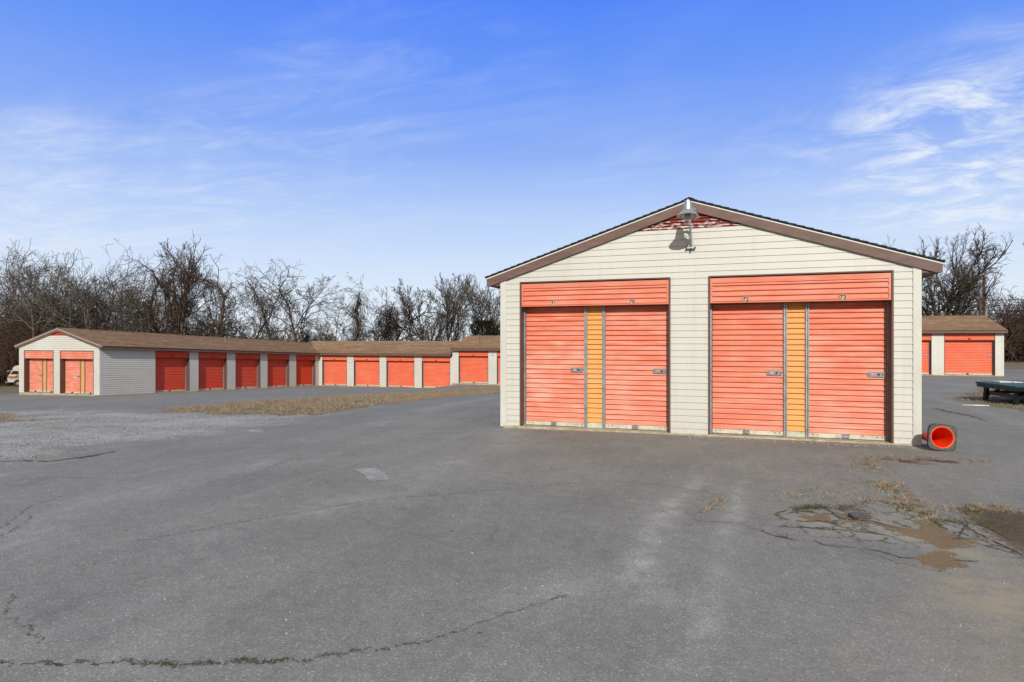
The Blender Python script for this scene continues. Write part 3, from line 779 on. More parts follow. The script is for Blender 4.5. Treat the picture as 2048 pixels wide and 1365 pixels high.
def gable_roof(root, fn, u0, u1, half, ze, zr, eave=.29, rake=.15, mat='dark_shingle', fh=.15, front=True, backend=True, name='roof', fascia_eaves=(1, 1)):
    """fn(u,r,z) with r measured from the ridge centre line; ze = wall top height at r=half"""
    sl = (zr - ze) / half
    R = half + eave; zb = zr - sl * R
    mb = MB()
    roof_plane(mb, fn, u0 - rake, u1 + rake, -R, 0, zb, zr, step=.012)
    roof_plane(mb, fn, u0 - rake, u1 + rake, R, 0, zb, zr, step=.012)
    mb.poly([fn(u0 - rake, -.09, zr - sl * .09 + .022), fn(u1 + rake, -.09, zr - sl * .09 + .022), fn(u1 + rake, 0, zr + .026), fn(u0 - rake, 0, zr + .026)], uv=[(0, 0), (u1 - u0, 0), (u1 - u0, .1), (0, .1)])
    mb.poly([fn(u0 - rake, .09, zr - sl * .09 + .022), fn(u1 + rake, .09, zr - sl * .09 + .022), fn(u1 + rake, 0, zr + .026), fn(u0 - rake, 0, zr + .026)], uv=[(0, 0), (u1 - u0, 0), (u1 - u0, .1), (0, .1)])
    rf = adopt(mb.build(name, M[mat]), root)
    # fascia boards along the eaves
    t = .022
    for sgn, on in ((-1, fascia_eaves[0]), (1, fascia_eaves[1])):
        if not on: continue
        mb = MB()
        def P(u, r, z): return fn(u, sgn * r, z)
        mb.box((u0 - rake + .02, R - .055, zb - fh), (u1 + rake - .02, R - .030, zb - .016), P)
        # flat soffit back to the wall
        mb.box((u0 - rake + .03, half + .004, zb - fh + .012), (u1 + rake - .03, R - .055, zb - fh + .022), P)
        adopt(mb.build('eave_fascia', M['brown']), rf)
    for uu, on, d in ((u0 - rake, front, 1), (u1 + rake, backend, -1)):
        if not on: continue
        for sgn in (-1, 1):
            mb = MB(); rr = R - .03; q = .016
            lo = fh + .035
            # rake board (sloped), end cut plumb
            A = [(0, zr - q - .022), (rr, zr - sl * rr - q - .022), (rr, zb - fh - .002), (rr - .10, zb - fh - .002), (0, zr - lo - .003)]
            # follow the slope along its lower edge
            rk = (zr - lo - .003 - (zb - fh - .002)) / sl
            A[3] = (min(rk, rr - .02), zb - fh - .002)
            f0 = [fn(uu, sgn * r, z) for r, z in A]; f1 = [fn(uu + d * .028, sgn * r, z) for r, z in A]
            mb.poly(f0); mb.poly(f1[::-1])
            for i in range(5): mb.poly([f0[i], f0[(i + 1) % 5], f1[(i + 1) % 5], f1[i]])
            adopt(mb.build('rake_board', M['brown']), rf)
            mb = MB(); rr = R + .004
            A = [(0, zr - .034), (rr, zr - sl * rr - .034), (rr, zr - sl * rr - .054), (0, zr - .054)]
            f0 = [fn(uu - d * .004, sgn * r, z) for r, z in A]; f1 = [fn(uu + d * .02, sgn * r, z) for r, z in A]
            mb.poly(f0); mb.poly(f1[::-1])
            for i in range(4): mb.poly([f0[i], f0[(i + 1) % 4], f1[(i + 1) % 4], f1[i]])
            adopt(mb.build('drip_edge', M['white_metal']), rf)
            # boxed return closing the soffit, at the wall plane
            mb = MB(); uw = uu + d * max(.031, rake - .035)
            A = [(half - .02, zb - fh + .0), (R - .06, zb - fh + .0), (R - .06, zb - .03), (half - .02, zr - sl * (half - .02) - .03)]
            f0 = [fn(uw, sgn * r, z) for r, z in A]; f1 = [fn(uw + d * .02, sgn * r, z) for r, z in A]
            mb.poly(f0); mb.poly(f1[::-1])
            for i in range(4): mb.poly([f0[i], f0[(i + 1) % 4], f1[(i + 1) % 4], f1[i]])
            adopt(mb.build('soffit_return', M['brown']), rf)
            # rake soffit
            mb = MB(); A0, A1 = uu + d * .03, uu + d * (rake + .01)
            mb.poly([fn(A0, 0, zr - .05), fn(A1, 0, zr - .05), fn(A1, sgn * half, zr - sl * half - .05), fn(A0, sgn * half, zr - sl * half - .05)])
            adopt(mb.build('rake_soffit', M['brown_in']), rf)
    return rf

def text_number(parent, txt, loc, size, yoff):
    """weathered two-digit unit number: film, dark upper halves, ghosted lower halves"""
    cu = bpy.data.curves.new('unit_number', 'FONT'); cu.body = txt; cu.size = size; cu.align_x = 'CENTER'; cu.extrude = .0006
    cu.offset = .0018
    o = bpy.data.objects.new('unit_number', cu); C.objects.link(o)
    dg = bpy.context.evaluated_depsgraph_get(); me = bpy.data.meshes.new_from_object(o.evaluated_get(dg))
    bpy.data.objects.remove(o)
    bm = bmesh.new(); bm.from_mesh(me)
    zs = [v.co.y for v in bm.verts]; mid = min(zs) + (max(zs) - min(zs)) * .50
    bmesh.ops.bisect_plane(bm, geom=bm.verts[:] + bm.edges[:] + bm.faces[:], plane_co=(0, mid, 0), plane_no=(0, 1, 0))
    for f in bm.faces: f.material_index = 0 if f.calc_center_median().y > mid else 1
    bm.to_mesh(me); bm.free()
    me.materials.clear(); me.materials.append(M['ink']); me.materials.append(M['ink_faded'])
    o = bpy.data.objects.new('unit_number', me); C.objects.link(o)
    o.matrix_world = Matrix.Translation(loc) @ Matrix.Rotation(PI / 2, 4, 'X')
    o.location = loc; o.rotation_euler = (PI / 2, 0, 0)
    o.parent = parent
    return o

# ---- the near building
FY = 11.37; XL, XR = -4.10, 2.88; MX = (XL + XR) / 2
ROOT_MAIN = root = empty('storage_building', (MX, FY, 0))
tag(root, 'near beige storage building with dark roof and four orange roller doors', 'storage building')
fnF = lambda s, n, z: (s, FY - n, z)
ZE, ZR = 2.995, 4.138; SL = (ZR - ZE) / ((XR - XL) / 2)
op = [(-3.70, -.955), (-.262, 2.49)]
holes = [(a, b, -.1, 2.755) for a, b in op]
DEP = 16.0
def toplim(z):
    h = (ZR - .035 - z) / SL if z > ZE - .035 else 99
    return (MX - h, MX + h)
mb = MB()
lap_wall(mb, fnF, XL + .09, XR - .09, .0, 3.615, holes, toplim, relief=.0115)
adopt(mb.build('front_wall', M['siding']), root)
# vertical joint in the gable siding
mb = MB(); mb.box((1.455, FY - .0155, 3.18), (1.459, FY - .004, 3.40)); adopt(mb.build('siding_joint', M['trim']), root)
# louvred gable peak: individual slats
mb = MB(); z = 3.635
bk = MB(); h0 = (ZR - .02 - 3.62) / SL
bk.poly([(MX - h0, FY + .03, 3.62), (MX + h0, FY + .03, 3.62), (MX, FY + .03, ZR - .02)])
while z < ZR - .12:
    h = (ZR - .03 - z) / SL; h2 = (ZR - .03 - z - .05) / SL
    if h2 > .05:
        mb.poly([(MX - h, FY - .020, z), (MX + h, FY - .020, z), (MX + h2, FY + .016, z + .05), (MX - h2, FY + .016, z + .05)])
        mb.poly([(MX - h, FY - .020, z), (MX + h, FY - .020, z), (MX + h, FY - .012, z - .012), (MX - h, FY - .012, z - .012)])
    z += .056
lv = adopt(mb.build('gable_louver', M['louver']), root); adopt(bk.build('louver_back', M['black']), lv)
# side and back walls
fnL = lambda s, n, z: (XL - n, FY + s, z); fnR = lambda s, n, z: (XR + n, FY + s, z); fnB = lambda s, n, z: (s, FY + DEP + n, z)
for nm, f in (('side_wall', fnL), ('side_wall', fnR)):
    mb = MB(); lap_wall(mb, f, .05, DEP - .05, 0, ZE); adopt(mb.build(nm, M['siding']), root)
mb = MB(); lap_wall(mb, fnB, XL, XR, 0, ZR - .1, (), toplim); adopt(mb.build('rear_wall', M['siding']), root)
for sx, q in ((XL, 1), (XR, -1)):
    mb = MB()
    mb.box((min(sx - .022 * q, sx + .095 * q), FY - .028, 0.0), (max(sx - .022 * q, sx + .095 * q), FY - .001, 2.96))
    mb.box((min(sx - .022 * q, sx + .001 * q), FY - .001, 0.0), (max(sx - .022 * q, sx + .001 * q), FY + .10, 2.96))
    adopt(mb.build('corner_trim', M['trim'], bevel=.004), root)
# interior partition behind the doors so nothing shows through, slab, sill
mb = MB(); mb.box((XL + .02, FY + .34, 0), (XR - .02, FY + .38, 2.9)); adopt(mb.build('inner_wall', M['black']), root)
mb = MB()
mb.box((XL + .04, FY - .045, -.25), (XR - .02, FY + .36, .028))
ob = mb.build('concrete_slab', M['concrete'], bevel=.012); adopt(ob, root)
DN = -.20
nums = iter(['71', '70', '72', '73'])
ndx = iter([-3.06, -1.60, .32, 1.80])
cols = [((-3.665, -2.515), (-2.12, -.985)), ((-.225, .925), (1.32, 2.46))]
for (a, b), (d1, d2) in zip(op, cols):
    jambs(root, fnF, a, b, .02, 2.755, .24)
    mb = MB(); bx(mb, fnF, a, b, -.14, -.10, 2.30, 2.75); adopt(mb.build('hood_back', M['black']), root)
    h = header(root, fnF, a + .004, b - .004, 2.305, 2.735)
    zd = .03
    door(root, fnF, d1[0], d1[1], zd, 2.40, DN); door(root, fnF, d2[0], d2[1], zd, 2.40, DN)
    channel(root, fnF, d1[1] + .028, zd, 2.40, DN, .052); channel(root, fnF, d2[0] - .028, zd, 2.40, DN, .052)
    channel(root, fnF, a + .014, zd, 2.40, DN, .03); channel(root, fnF, b - .012, zd, 2.40, DN, .026)
    amber(root, fnF, d1[1] + .054, d2[0] - .054, zd, 2.40, DN)
    for _ in range(2):
        t, x = next(nums), next(ndx)
        mb = MB(); mb.box((x - .052, FY - .0225, 2.322), (x + .052, FY - .0215, 2.408)); fb = adopt(mb.build('number_film', M['decal_bg']), h)
        text_number(h, t, (x, FY - .0245, 2.330), .098, 0)
fnRoof = lambda u, r, z: (MX + r, FY + u, z)
gable_roof(root, fnRoof, 0, DEP, (XR - XL) / 2, ZE, ZR, eave=.325, rake=.055, fh=.17)

# ---- gooseneck dusk-to-dawn lamp on the gable
LX, LY, LZ = -.60, FY - .62, 3.72
lamp = empty('gable_lamp', (LX, FY, 3.30))
tag(lamp, 'round ribbed metal security lamp on a pipe arm below the near gable peak', 'wall lamp')
T = Matrix.Translation((LX, LY, LZ)) @ Matrix.Rotation(math.radians(-6), 4, 'X')
def ribbed(r0, z0, r1, z1, n=64, amp=.006):
    mb = MB(); rows = []
    for j in range(7):
        t = j / 6; r = r0 + (r1 - r0) * (t ** .85); z = z0 + (z1 - z0) * t
        row = []
        for k in range(n):
            rr = r + (amp if k % 2 else -amp * .4) * (.2 + t)
            a = 2 * PI * k / n; row.append(tuple(T @ Vector((rr * math.cos(a), rr * math.sin(a), z))))
        rows.append(row)
    for i in range(6):
        for k in range(n): mb.poly([rows[i][k], rows[i][(k + 1) % n], rows[i + 1][(k + 1) % n], rows[i + 1][k]])
    return mb
adopt(ribbed(.080, .105, .172, .0).build('reflector', M['alu']), lamp)
mb = MB(); mb.lathe([(0, .262), (.050, .262), (.056, .255), (.058, .225), (.064, .22), (.070, .15), (.078, .145), (.081, .105), (.079, .100)], 28, T)
adopt(mb.build('ballast_housing', M['alu'], smooth=False), lamp)
mb = MB(); mb.lathe([(.0, .29), (.018, .29), (.022, .262)], 12, T); adopt(mb.build('photocell', M['glassy']), lamp)
mb = MB(); mb.lathe([(.045, .10), (.052, .05), (.048, -.02), (.034, -.07), (.0, -.085)], 20, T); adopt(mb.build('bulb', M['glassy'], smooth=True), lamp)
for a in (.3, 2.0, 4.2, 5.6):
    mb = MB()
    pts = [T @ Vector(((.074 + .05 * math.sin(q * PI)) * math.cos(a), (.074 + .05 * math.sin(q * PI)) * math.sin(a), .15 - .07 * q)) for q in (0, .25, .5, .75, 1)]
    mb.tube(pts, .005, 6)
    adopt(mb.build('clip', M['alu']), lamp)
mb = MB()
mb.tube([(LX + .02, FY - .05, 3.28), (LX + .02, FY - .055, 3.48), (LX + .015, FY - .10, 3.60), (LX + .01, FY - .22, 3.70), (LX + .005, FY - .40, 3.80), (LX, LY + .13, 3.865), (LX, LY + .05, 3.87)], .021, 12)
adopt(mb.build('pipe_arm', M['alu'], smooth=True), lamp)
mb = MB(); mb.box((LX - .02, FY - .035, 3.24), (LX + .06, FY - .017, 3.52)); mb.box((LX - .055, FY - .075, 3.262), (LX + .095, FY - .02, 3.285))
adopt(mb.build('bracket', M['alu']), lamp)
for q in (-.055, .09):
    mb = MB(); mb.tube([(LX + q, FY - .09, 3.275), (LX + q, FY - .02, 3.275)], .013, 8); adopt(mb.build('bolt', M['black']), lamp)
mb = MB(); mb.tube([(LX + .018, FY - .055, 3.262), (LX + .018, FY - .055, 3.205)], [.018, .008], 8)
adopt(mb.build('bolt', M['black']), lamp)
mb = MB(); mb.tube([(LX - .05, LY + .02, 3.80), (LX - .06, LY + .05, 3.70), (LX - .045, LY + .09, 3.60), (LX - .02, LY + .14, 3.62), (LX - .01, LY + .2, 3.68)], .010, 8)
adopt(mb.build('cable', M['alu']), lamp)

# ---- far rows
def plank(mb, fn, s0, s1, n0, n1, z0, z1): mb.box((s0, n0, z0), (s1, n1, z1), fn)

def single_bays(root, fn, bays, zf, H, hd=.36, n=-.20, mat=None):
    for (a, b) in bays:
        z0 = zf + .03; zt = zf + H - .03
        jambs(root, fn, a, b, z0 - .02, zt, .22, .022)
        header(root, fn, a + .004, b - .004, zt - hd, zt - .012, far=True, mat=mat or 'orange_far')
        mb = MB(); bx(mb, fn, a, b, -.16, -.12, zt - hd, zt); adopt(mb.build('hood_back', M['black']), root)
        door(root, fn, a + .03, b - .05, z0, zt - hd + .08, n, far=True, mat=mat or 'orange_far')
        mb = MB(); bx(mb, fn, a, a + .03, n - .02, n + .05, z0, zt - hd + .05); bx(mb, fn, b - .05, b, n - .02, n + .05, z0, zt - hd + .05)
        adopt(mb.build('guide_post', M['galv']), root)
        c = (a + b) / 2
        mb = MB(); mb.box((c - .05, .013, zt - hd + .03), (c + .05, .018, zt - hd + .10), fn); adopt(mb.build('number_film', M['ink']), root)

def double_bay(root, fn, a, b, zf, H, hd=.42, n=-.22):
    z0 = zf + .03; zt = zf + H - .03
    jambs(root, fn, a, b, z0 - .02, zt, .26, .03)
    header(root, fn, a + .004, b - .004, zt - hd, zt - .012)
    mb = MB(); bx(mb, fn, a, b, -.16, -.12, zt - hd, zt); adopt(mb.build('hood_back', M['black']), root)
    w = b - a; m0 = a + w * .50; m1 = a + w * .62
    for (p, q) in ((a + .04, m0 - .04), (m1 + .04, b - .04)): door(root, fn, p, q, z0, zt - hd + .08, n, far=True)
    for s in (m0 - .015, m1 + .015): channel(root, fn, s, z0, zt - hd + .08, n, .045)
    amber(root, fn, m0 + .01, m1 - .01, z0, zt - hd + .08, n)

HW = 2.38   # wall height of the far rows
WID = 5.9; HALF = WID / 2; RISE = 1.08
# L-shaped row: long wing A (runs away from the camera) + wing B (faces the camera)
root = empty('storage_building', (-33.25, 23.4, -1.2))
tag(root, 'long L-shaped storage building at the left with brown roof and shaded orange doors', 'storage building')
A0, A1 = 23.4, 47.5; KX = -30.3
def za(y): return -1.13 - .0396 * (y - A0)
fnAf = lambda s, n, z: (s, A0 - n, z)                                    # gable front
fnAs = lambda s, n, z: (KX + n, A0 + s, z + za(A0 + s))                  # right side, s along +y, sheared
fnAl = lambda s, n, z: (KX - WID - n, A0 + s, z + za(A0 + s))
zA = za(A0)
mxA = KX - HALF; sl = (RISE - .236) / HALF
def topA(z):
    h = (zA + HW + RISE - .03 - z) / sl if z > zA + HW + .2 else 99
    return (mxA - h, mxA + h)
opA = [(-35.80, -33.62), (-33.08, -30.72)]
mb = MB(); lap_wall(mb, fnAf, KX - WID + .07, KX - .07, zA, zA + HW + RISE - .40, [(a, b, zA - .1, zA + HW - .13) for a, b in opA], topA)
adopt(mb.build('gable_wall', M['siding']), root)
mb = MB(); zt = zA + HW + RISE; h = (.40 - .02) / sl
mb.poly([(mxA - h, A0 - .012, zt - .40), (mxA + h, A0 - .012, zt - .40), (mxA, A0 - .012, zt - .02)]); adopt(mb.build('gable_peak', M['red_flat']), root)
for a, b in opA: double_bay(root, fnAf, a, b, zA, HW - .10, .40)
baysA = [(26.71, 29.00), (29.74, 31.95), (32.76, 35.0), (35.77, 38.0), (38.85, 41.08)]
LA = 41.6 - A0
mb = MB(); lap_wall(mb, fnAs, .07, LA, 0, HW, [(a - A0, b - A0, -.1, HW - .03) for a, b in baysA])
adopt(mb.build('side_wall', M['siding']), root)
single_bays(root, fnAs, [(a - A0, b - A0) for a, b in baysA], 0, HW, mat='orange_shaded')
mb = MB(); lap_wall(mb, fnAl, 0, A1 - A0, 0, HW); adopt(mb.build('side_wall', M['siding']), root)
for sx, q in ((KX - WID, 1), (KX, -1)):
    mb = MB(); mb.box((min(sx - .02 * q, sx + .09 * q), A0 - .022, zA), (max(sx - .02 * q, sx + .09 * q), A0, zA + HW + .19))
    mb.box((min(sx - .02 * q, sx), A0, zA), (max(sx - .02 * q, sx), A0 + .09, zA + HW + .19)); adopt(mb.build('corner_trim', M['trim']), root)
mb = MB(); mb.box((KX - WID + .03, A0 + .45, zA - 1.0), (KX - .45, 47.3, zA + HW - .9)); adopt(mb.build('inner_wall', M['black']), root)
mb = MB(); mb.box((-KX * 0 + KX - WID + .02, A0 - .05, zA - .4), (KX + .0, A0 + .3, zA + .02))
mb.box((-.3, -.3, -.4), (.05, LA, .02), lambda a, s, z: fnAs(s, a, z)); adopt(mb.build('concrete_slab', M['concrete']), root)
fnAr = lambda u, r, z: (mxA + r, A0 + u, z + za(A0 + u))
rfA = gable_roof(root, fnAr, 0, A1 - A0, HALF, HW + .236, HW + RISE, eave=.30, rake=.08, mat='tan_shingle', backend=False, fascia_eaves=(1, 0))
# eave fascia of the right side stops at wing B
mb = MB(); R = HALF + .30; zb = HW + RISE - sl * R
mb.box((-.14, R - .055, zb - .15), (LA - .30, R - .03, zb - .016), fnAr); mb.box((-.13, HALF + .004, zb - .138), (LA - .0, R - .055, zb - .128), fnAr)
adopt(mb.build('eave_fascia', M['brown']), rfA)
mb = MB(); mb.tube([(-32.05, 33.7, 1.32), (-32.05, 33.7, 1.98)], .022, 8); adopt(mb.build('vent_pipe', M['galv']), rfA)
mb = MB(); mb.lathe([(.17, 0), (.07, .03), (.04, .09)], 12, Matrix.Translation((-32.05, 33.7, 1.38))); adopt(mb.build('pipe_flashing', M['black']), rfA)
# wing B
BY = 41.6; zB = -1.83; B0, B1 = KX, -18.82
fnB_ = lambda s, n, z: (s, BY - n, z)
baysB = [(-29.95, -27.75), (-27.08, -24.88), (-24.24, -21.93), (-21.26, -18.98 - .04)]
HB = HW
mb = MB(); lap_wall(mb, fnB_, KX, B1, zB, zB + HB, [(a, b, zB - .1, zB + HB - .03) for a, b in baysB]); adopt(mb.build('front_wall', M['siding']), root)
single_bays(root, fnB_, baysB, zB, HB)
mb = MB(); lap_wall(mb, lambda s, n, z: (-s, BY + WID + n, z), -B1, -KX + WID, zB, zB + HB); adopt(mb.build('rear_wall', M['siding']), root)
mb = MB(); mb.box((KX - .5, BY + .45, zB - .2), (B1 - .02, BY + WID - .1, zB + HB - .05)); adopt(mb.build('inner_wall', M['black']), root)
mb = MB(); mb.box((KX, BY - .06, zB - .4), (B1 + .0, BY + .3, zB + .02)); adopt(mb.build('concrete_slab', M['concrete']), root)
ycB = BY + HALF
def fnRow(yc): return lambda u, r, z: (u, yc + r, z)
def row_roof(root, x0, x1, y0, zf, rl=.16, rr=.16, le=True, re=True, name='roof'):
    return gable_roof(root, fnRow(y0 + HALF), x0, x1, HALF, zf + HW, zf + HW + RISE, eave=.30, rake=rl, mat='tan_shingle', front=le, backend=re)
f = lambda u, r, z: (u, ycB + r, z)
slb = (RISE - .236) / HALF
rfB = MB(); Rr = HALF + .30; zr = zB + HW + RISE; zb = zr - slb * Rr
roof_plane(rfB, f, KX - .32, B1 + .02, -Rr, 0, zb, zr, step=.012); 
# hidden part of the valley: back slope
roof_plane(rfB, f, mxA, B1 + .02, Rr, 0, zb, zr, step=.012)
rfB.poly([f(mxA, -.02, zr - .014), f(KX - .32, -.02, zr - .014), f(KX - .32, -HALF * .985, zr - slb * HALF * .985)], uv=[(0, 0), (3, 0), (3, 3)])
rfB.poly([f(mxA, -.10, zr - .02), f(B1, -.10, zr - .02), f(B1, 0, zr + .02), f(mxA, 0, zr + .02)], uv=[(0, 0), (9, 0), (9, .1), (0, .1)])
rb = adopt(rfB.build('roof', M['tan_shingle']), root)
mb = MB(); mb.box((KX + .24, -(Rr - .03), zb - .15), (B1 - .03, -(Rr - .055), zb - .016), f); mb.box((KX, -(Rr - .055), zb - .138), (B1, -(HALF + .004), zb - .128), f)
adopt(mb.build('eave_fascia', M['brown']), rb)

def row_building(x0, x1, zf, bays, label, hidden_left=False):
    root = empty('storage_building', ((x0 + x1) / 2, BY + HALF, zf)); tag(root, label, 'storage building')
    mb = MB(); lap_wall(mb, fnB_, x0 + .05, x1 - .05, zf, zf + HW, [(a, b, zf - .1, zf + HW - .03) for a, b in bays]); adopt(mb.build('front_wall', M['siding']), root)
    single_bays(root, fnB_, bays, zf, HW)
    top = lambda z: ((ycB - ((zf + HW + RISE - .03 - z) / slb), ycB + ((zf + HW + RISE - .03 - z) / slb)) if z > zf + HW + .2 else (-99, 999))
    for sx, q in ((x0, -1), (x1, 1)):
        mb = MB(); lap_wall(mb, (lambda s, n, z, sx=sx, q=q: (sx + n * q, s, z)), BY + .05, BY + WID - .05, zf - .3, zf + HW + RISE - .1, (), top); adopt(mb.build('gable_wall', M['siding']), root)
        mb = MB(); mb.box((min(sx + .02 * q, sx - .09 * q), BY - .022, zf), (max(sx + .02 * q, sx - .09 * q), BY, zf + HW + .19))
        mb.box((min(sx + .02 * q, sx), BY, zf), (max(sx + .02 * q, sx), BY + .09, zf + HW + .19)); adopt(mb.build('corner_trim', M['trim']), root)
    mb = MB(); lap_wall(mb, lambda s, n, z: (-s, BY + WID + n, z), -x1, -x0, zf, zf + HW); adopt(mb.build('rear_wall', M['siding']), root)
    mb = MB(); mb.box((x0 + .1, BY + .45, zf - .2), (x1 - .1, BY + WID - .1, zf + HW - .05)); adopt(mb.build('inner_wall', M['black']), root)
    mb = MB(); mb.box((x0 + .02, BY - .06, zf - .5), (x1 - .02, BY + .3, zf + .02)); adopt(mb.build('concrete_slab', M['concrete']), root)
    rf = gable_roof(root, f, x0, x1, HALF, zf + HW + .236, zf + HW + RISE, eave=.30, rake=.10, mat='tan_shingle')
    return root, rf
rootC, rfC = row_building(-18.80, -7.2, -1.42, [(-18.30, -16.05), (-15.35, -13.1), (-12.4, -10.15), (-9.45, -7.6)],
    'stepped-up end of the row between the L-shaped building and the near one')
mb = MB(); mb.tube([(-17.2, BY + 1.25, 1.28), (-17.2, BY + 1.25, 1.95)], .03, 8); adopt(mb.build('vent_pipe', M['brown_in']), rfC)
mb = MB(); mb.lathe([(.20, 0), (.09, .03), (.05, .12)], 12, Matrix.Translation((-17.2, BY + 1.25, 1.32))); adopt(mb.build('pipe_flashing', M['black']), rfC)
mb = MB(); mb.tube([(-15.68, BY - .05, .86), (-15.68, BY - .07, .62)], .03, 8); adopt(mb.build('conduit', M['galv']), rootC)
rootD, rfD = row_building(3.35, 14.55, -.29, [(3.85, 5.7), (6.35, 8.4), (9.0, 11.1), (11.76, 14.14)],
    'storage row at the far right behind the picnic table with tan roof')

# small lamps above the far ridges
def roof_lamp(x, y, z, label, s=1.0):
    r = empty('roof_lamp', (x, y, z)); tag(r, label, 'lamp', 'security lamps above the far roofs')
    T2 = Matrix.Translation((x, y, z)) @ Matrix.Scale(s, 4)
    mb = MB(); mb.tube([(x, y, z - .1), (x, y, z + .34 * s)], .022, 8); adopt(mb.build('pipe_arm', M['galv']), r)
    mb = MB(); mb.lathe([(.21, .20), (.18, .25), (.09, .34), (.085, .345)], 20, T2); adopt(mb.build('reflector', M['alu'], smooth=True), r)
    mb = MB(); mb.lathe([(.085, .34), (.08, .44), (.055, .47), (.05, .54), (0, .55)], 16, T2); adopt(mb.build('ballast_housing', M['alu']), r)
roof_lamp(mxA, 36.2, za(36.2) + HW + RISE, 'small metal lamp rising above the ridge of the L-shaped building', .95)
roof_lamp(-18.7, 44.7, 1.93, 'small metal lamp where the roof of the far row steps up', 1.0)

# ------------------------------------------------------------------ traffic cone lying on its side
def make_cone():
    root = empty('traffic_cone', (3.03, 11.28, g(3.03, 11.28)))
    tag(root, 'orange traffic cone lying on its side against the corner of the near building', 'traffic cone')
    # local: base plate in XY plane at z=0, tip at +z
    H = .66; B = .196
    # tip over: axis points away from the camera and slightly left
    ax = Vector((-.17, .96, -.12)).normalized()
    up = Vector((.10, .05, 1)); sx = up.cross(ax).normalized() * -1; sy = ax.cross(sx).normalized() * 1
    c = Vector((3.07, 10.96, g(3.07, 10.96) + .203))
    R = Matrix((sx, sy, ax)).transposed().to_4x4(); T3 = Matrix.Translation(c) @ R
    # square base with round hole
    n = 64; outer = []; inner = []
    for k in range(n):
        a = 2 * PI * k / n; ca, sa = math.cos(a), math.sin(a)
        p = 5.0; rr = B / ((abs(ca) ** p + abs(sa) ** p) ** (1 / p)) ; rr = min(rr, B * 1.26)
        outer.append((rr * ca, rr * sa)); inner.append((.152 * ca, .152 * sa))
    mb = MB(); th = .028
    for k in range(n):
        j = (k + 1) % n
        q = lambda p, z: tuple(T3 @ Vector((p[0], p[1], z)))
        mb.poly([q(outer[k], th), q(outer[j], th), q(inner[j], th), q(inner[k], th)])
        mb.poly([q(outer[k], .006), q(inner[k], .006), q(inner[j], .006), q(outer[j], .006)])
        mb.poly([q(outer[k], -.0), q(outer[j], -.0), q(outer[j], th), q(outer[k], th)])
        mb.poly([q(inner[k], th), q(inner[j], th), q(inner[j], -.0), q(inner[k], -.0)])
    base = adopt(mb.build('base', M['black']), root)
    mb = MB()                                  # radial ribs moulded under the base
    for k in range(n):
        a = 2 * PI * (k + .5) / n; ca, sa = math.cos(a), math.sin(a)
        rr = min(B / ((abs(ca) ** 5 + abs(sa) ** 5) ** .2), B * 1.26) - .006
        px, py = -sa * .0042, ca * .0042
        P = [(.166 * ca - px, .166 * sa - py), (.166 * ca + px, .166 * sa + py), (rr * ca + px, rr * sa + py), (rr * ca - px, rr * sa - py)]
        mb.poly([tuple(T3 @ Vector((x, y, -.004))) for x, y in P])
        for i in range(4):
            x, y = P[i]; x2, y2 = P[(i + 1) % 4]
            mb.poly([tuple(T3 @ Vector((x, y, -.004))), tuple(T3 @ Vector((x2, y2, -.004))), tuple(T3 @ Vector((x2, y2, .006))), tuple(T3 @ Vector((x, y, .006)))])
    adopt(mb.build('rib', M['rib']), base)
    mb = MB(); mb.lathe([(.164, -.004), (.166, .002), (.159, .012), (.152, .012), (.150, .02), (.034, H), (.026, H), (.022, H - .005), (.142, .02), (.146, 0.0), (.155, -.004), (.164, -.004)], 48, T3)
    adopt(mb.build('cone_body', M['cone'], smooth=False), root)
    mb = MB(); mb.lathe([(.165, -.0045), (.162, -.0075), (.157, -.0075), (.154, -.0045)], 48, T3); adopt(mb.build('collar', M['cone_rim'], smooth=True), root)
M['rib'] = simple('dusty_rubber_rib', (.17, .18, .17), .7, .4, 40)
make_cone()

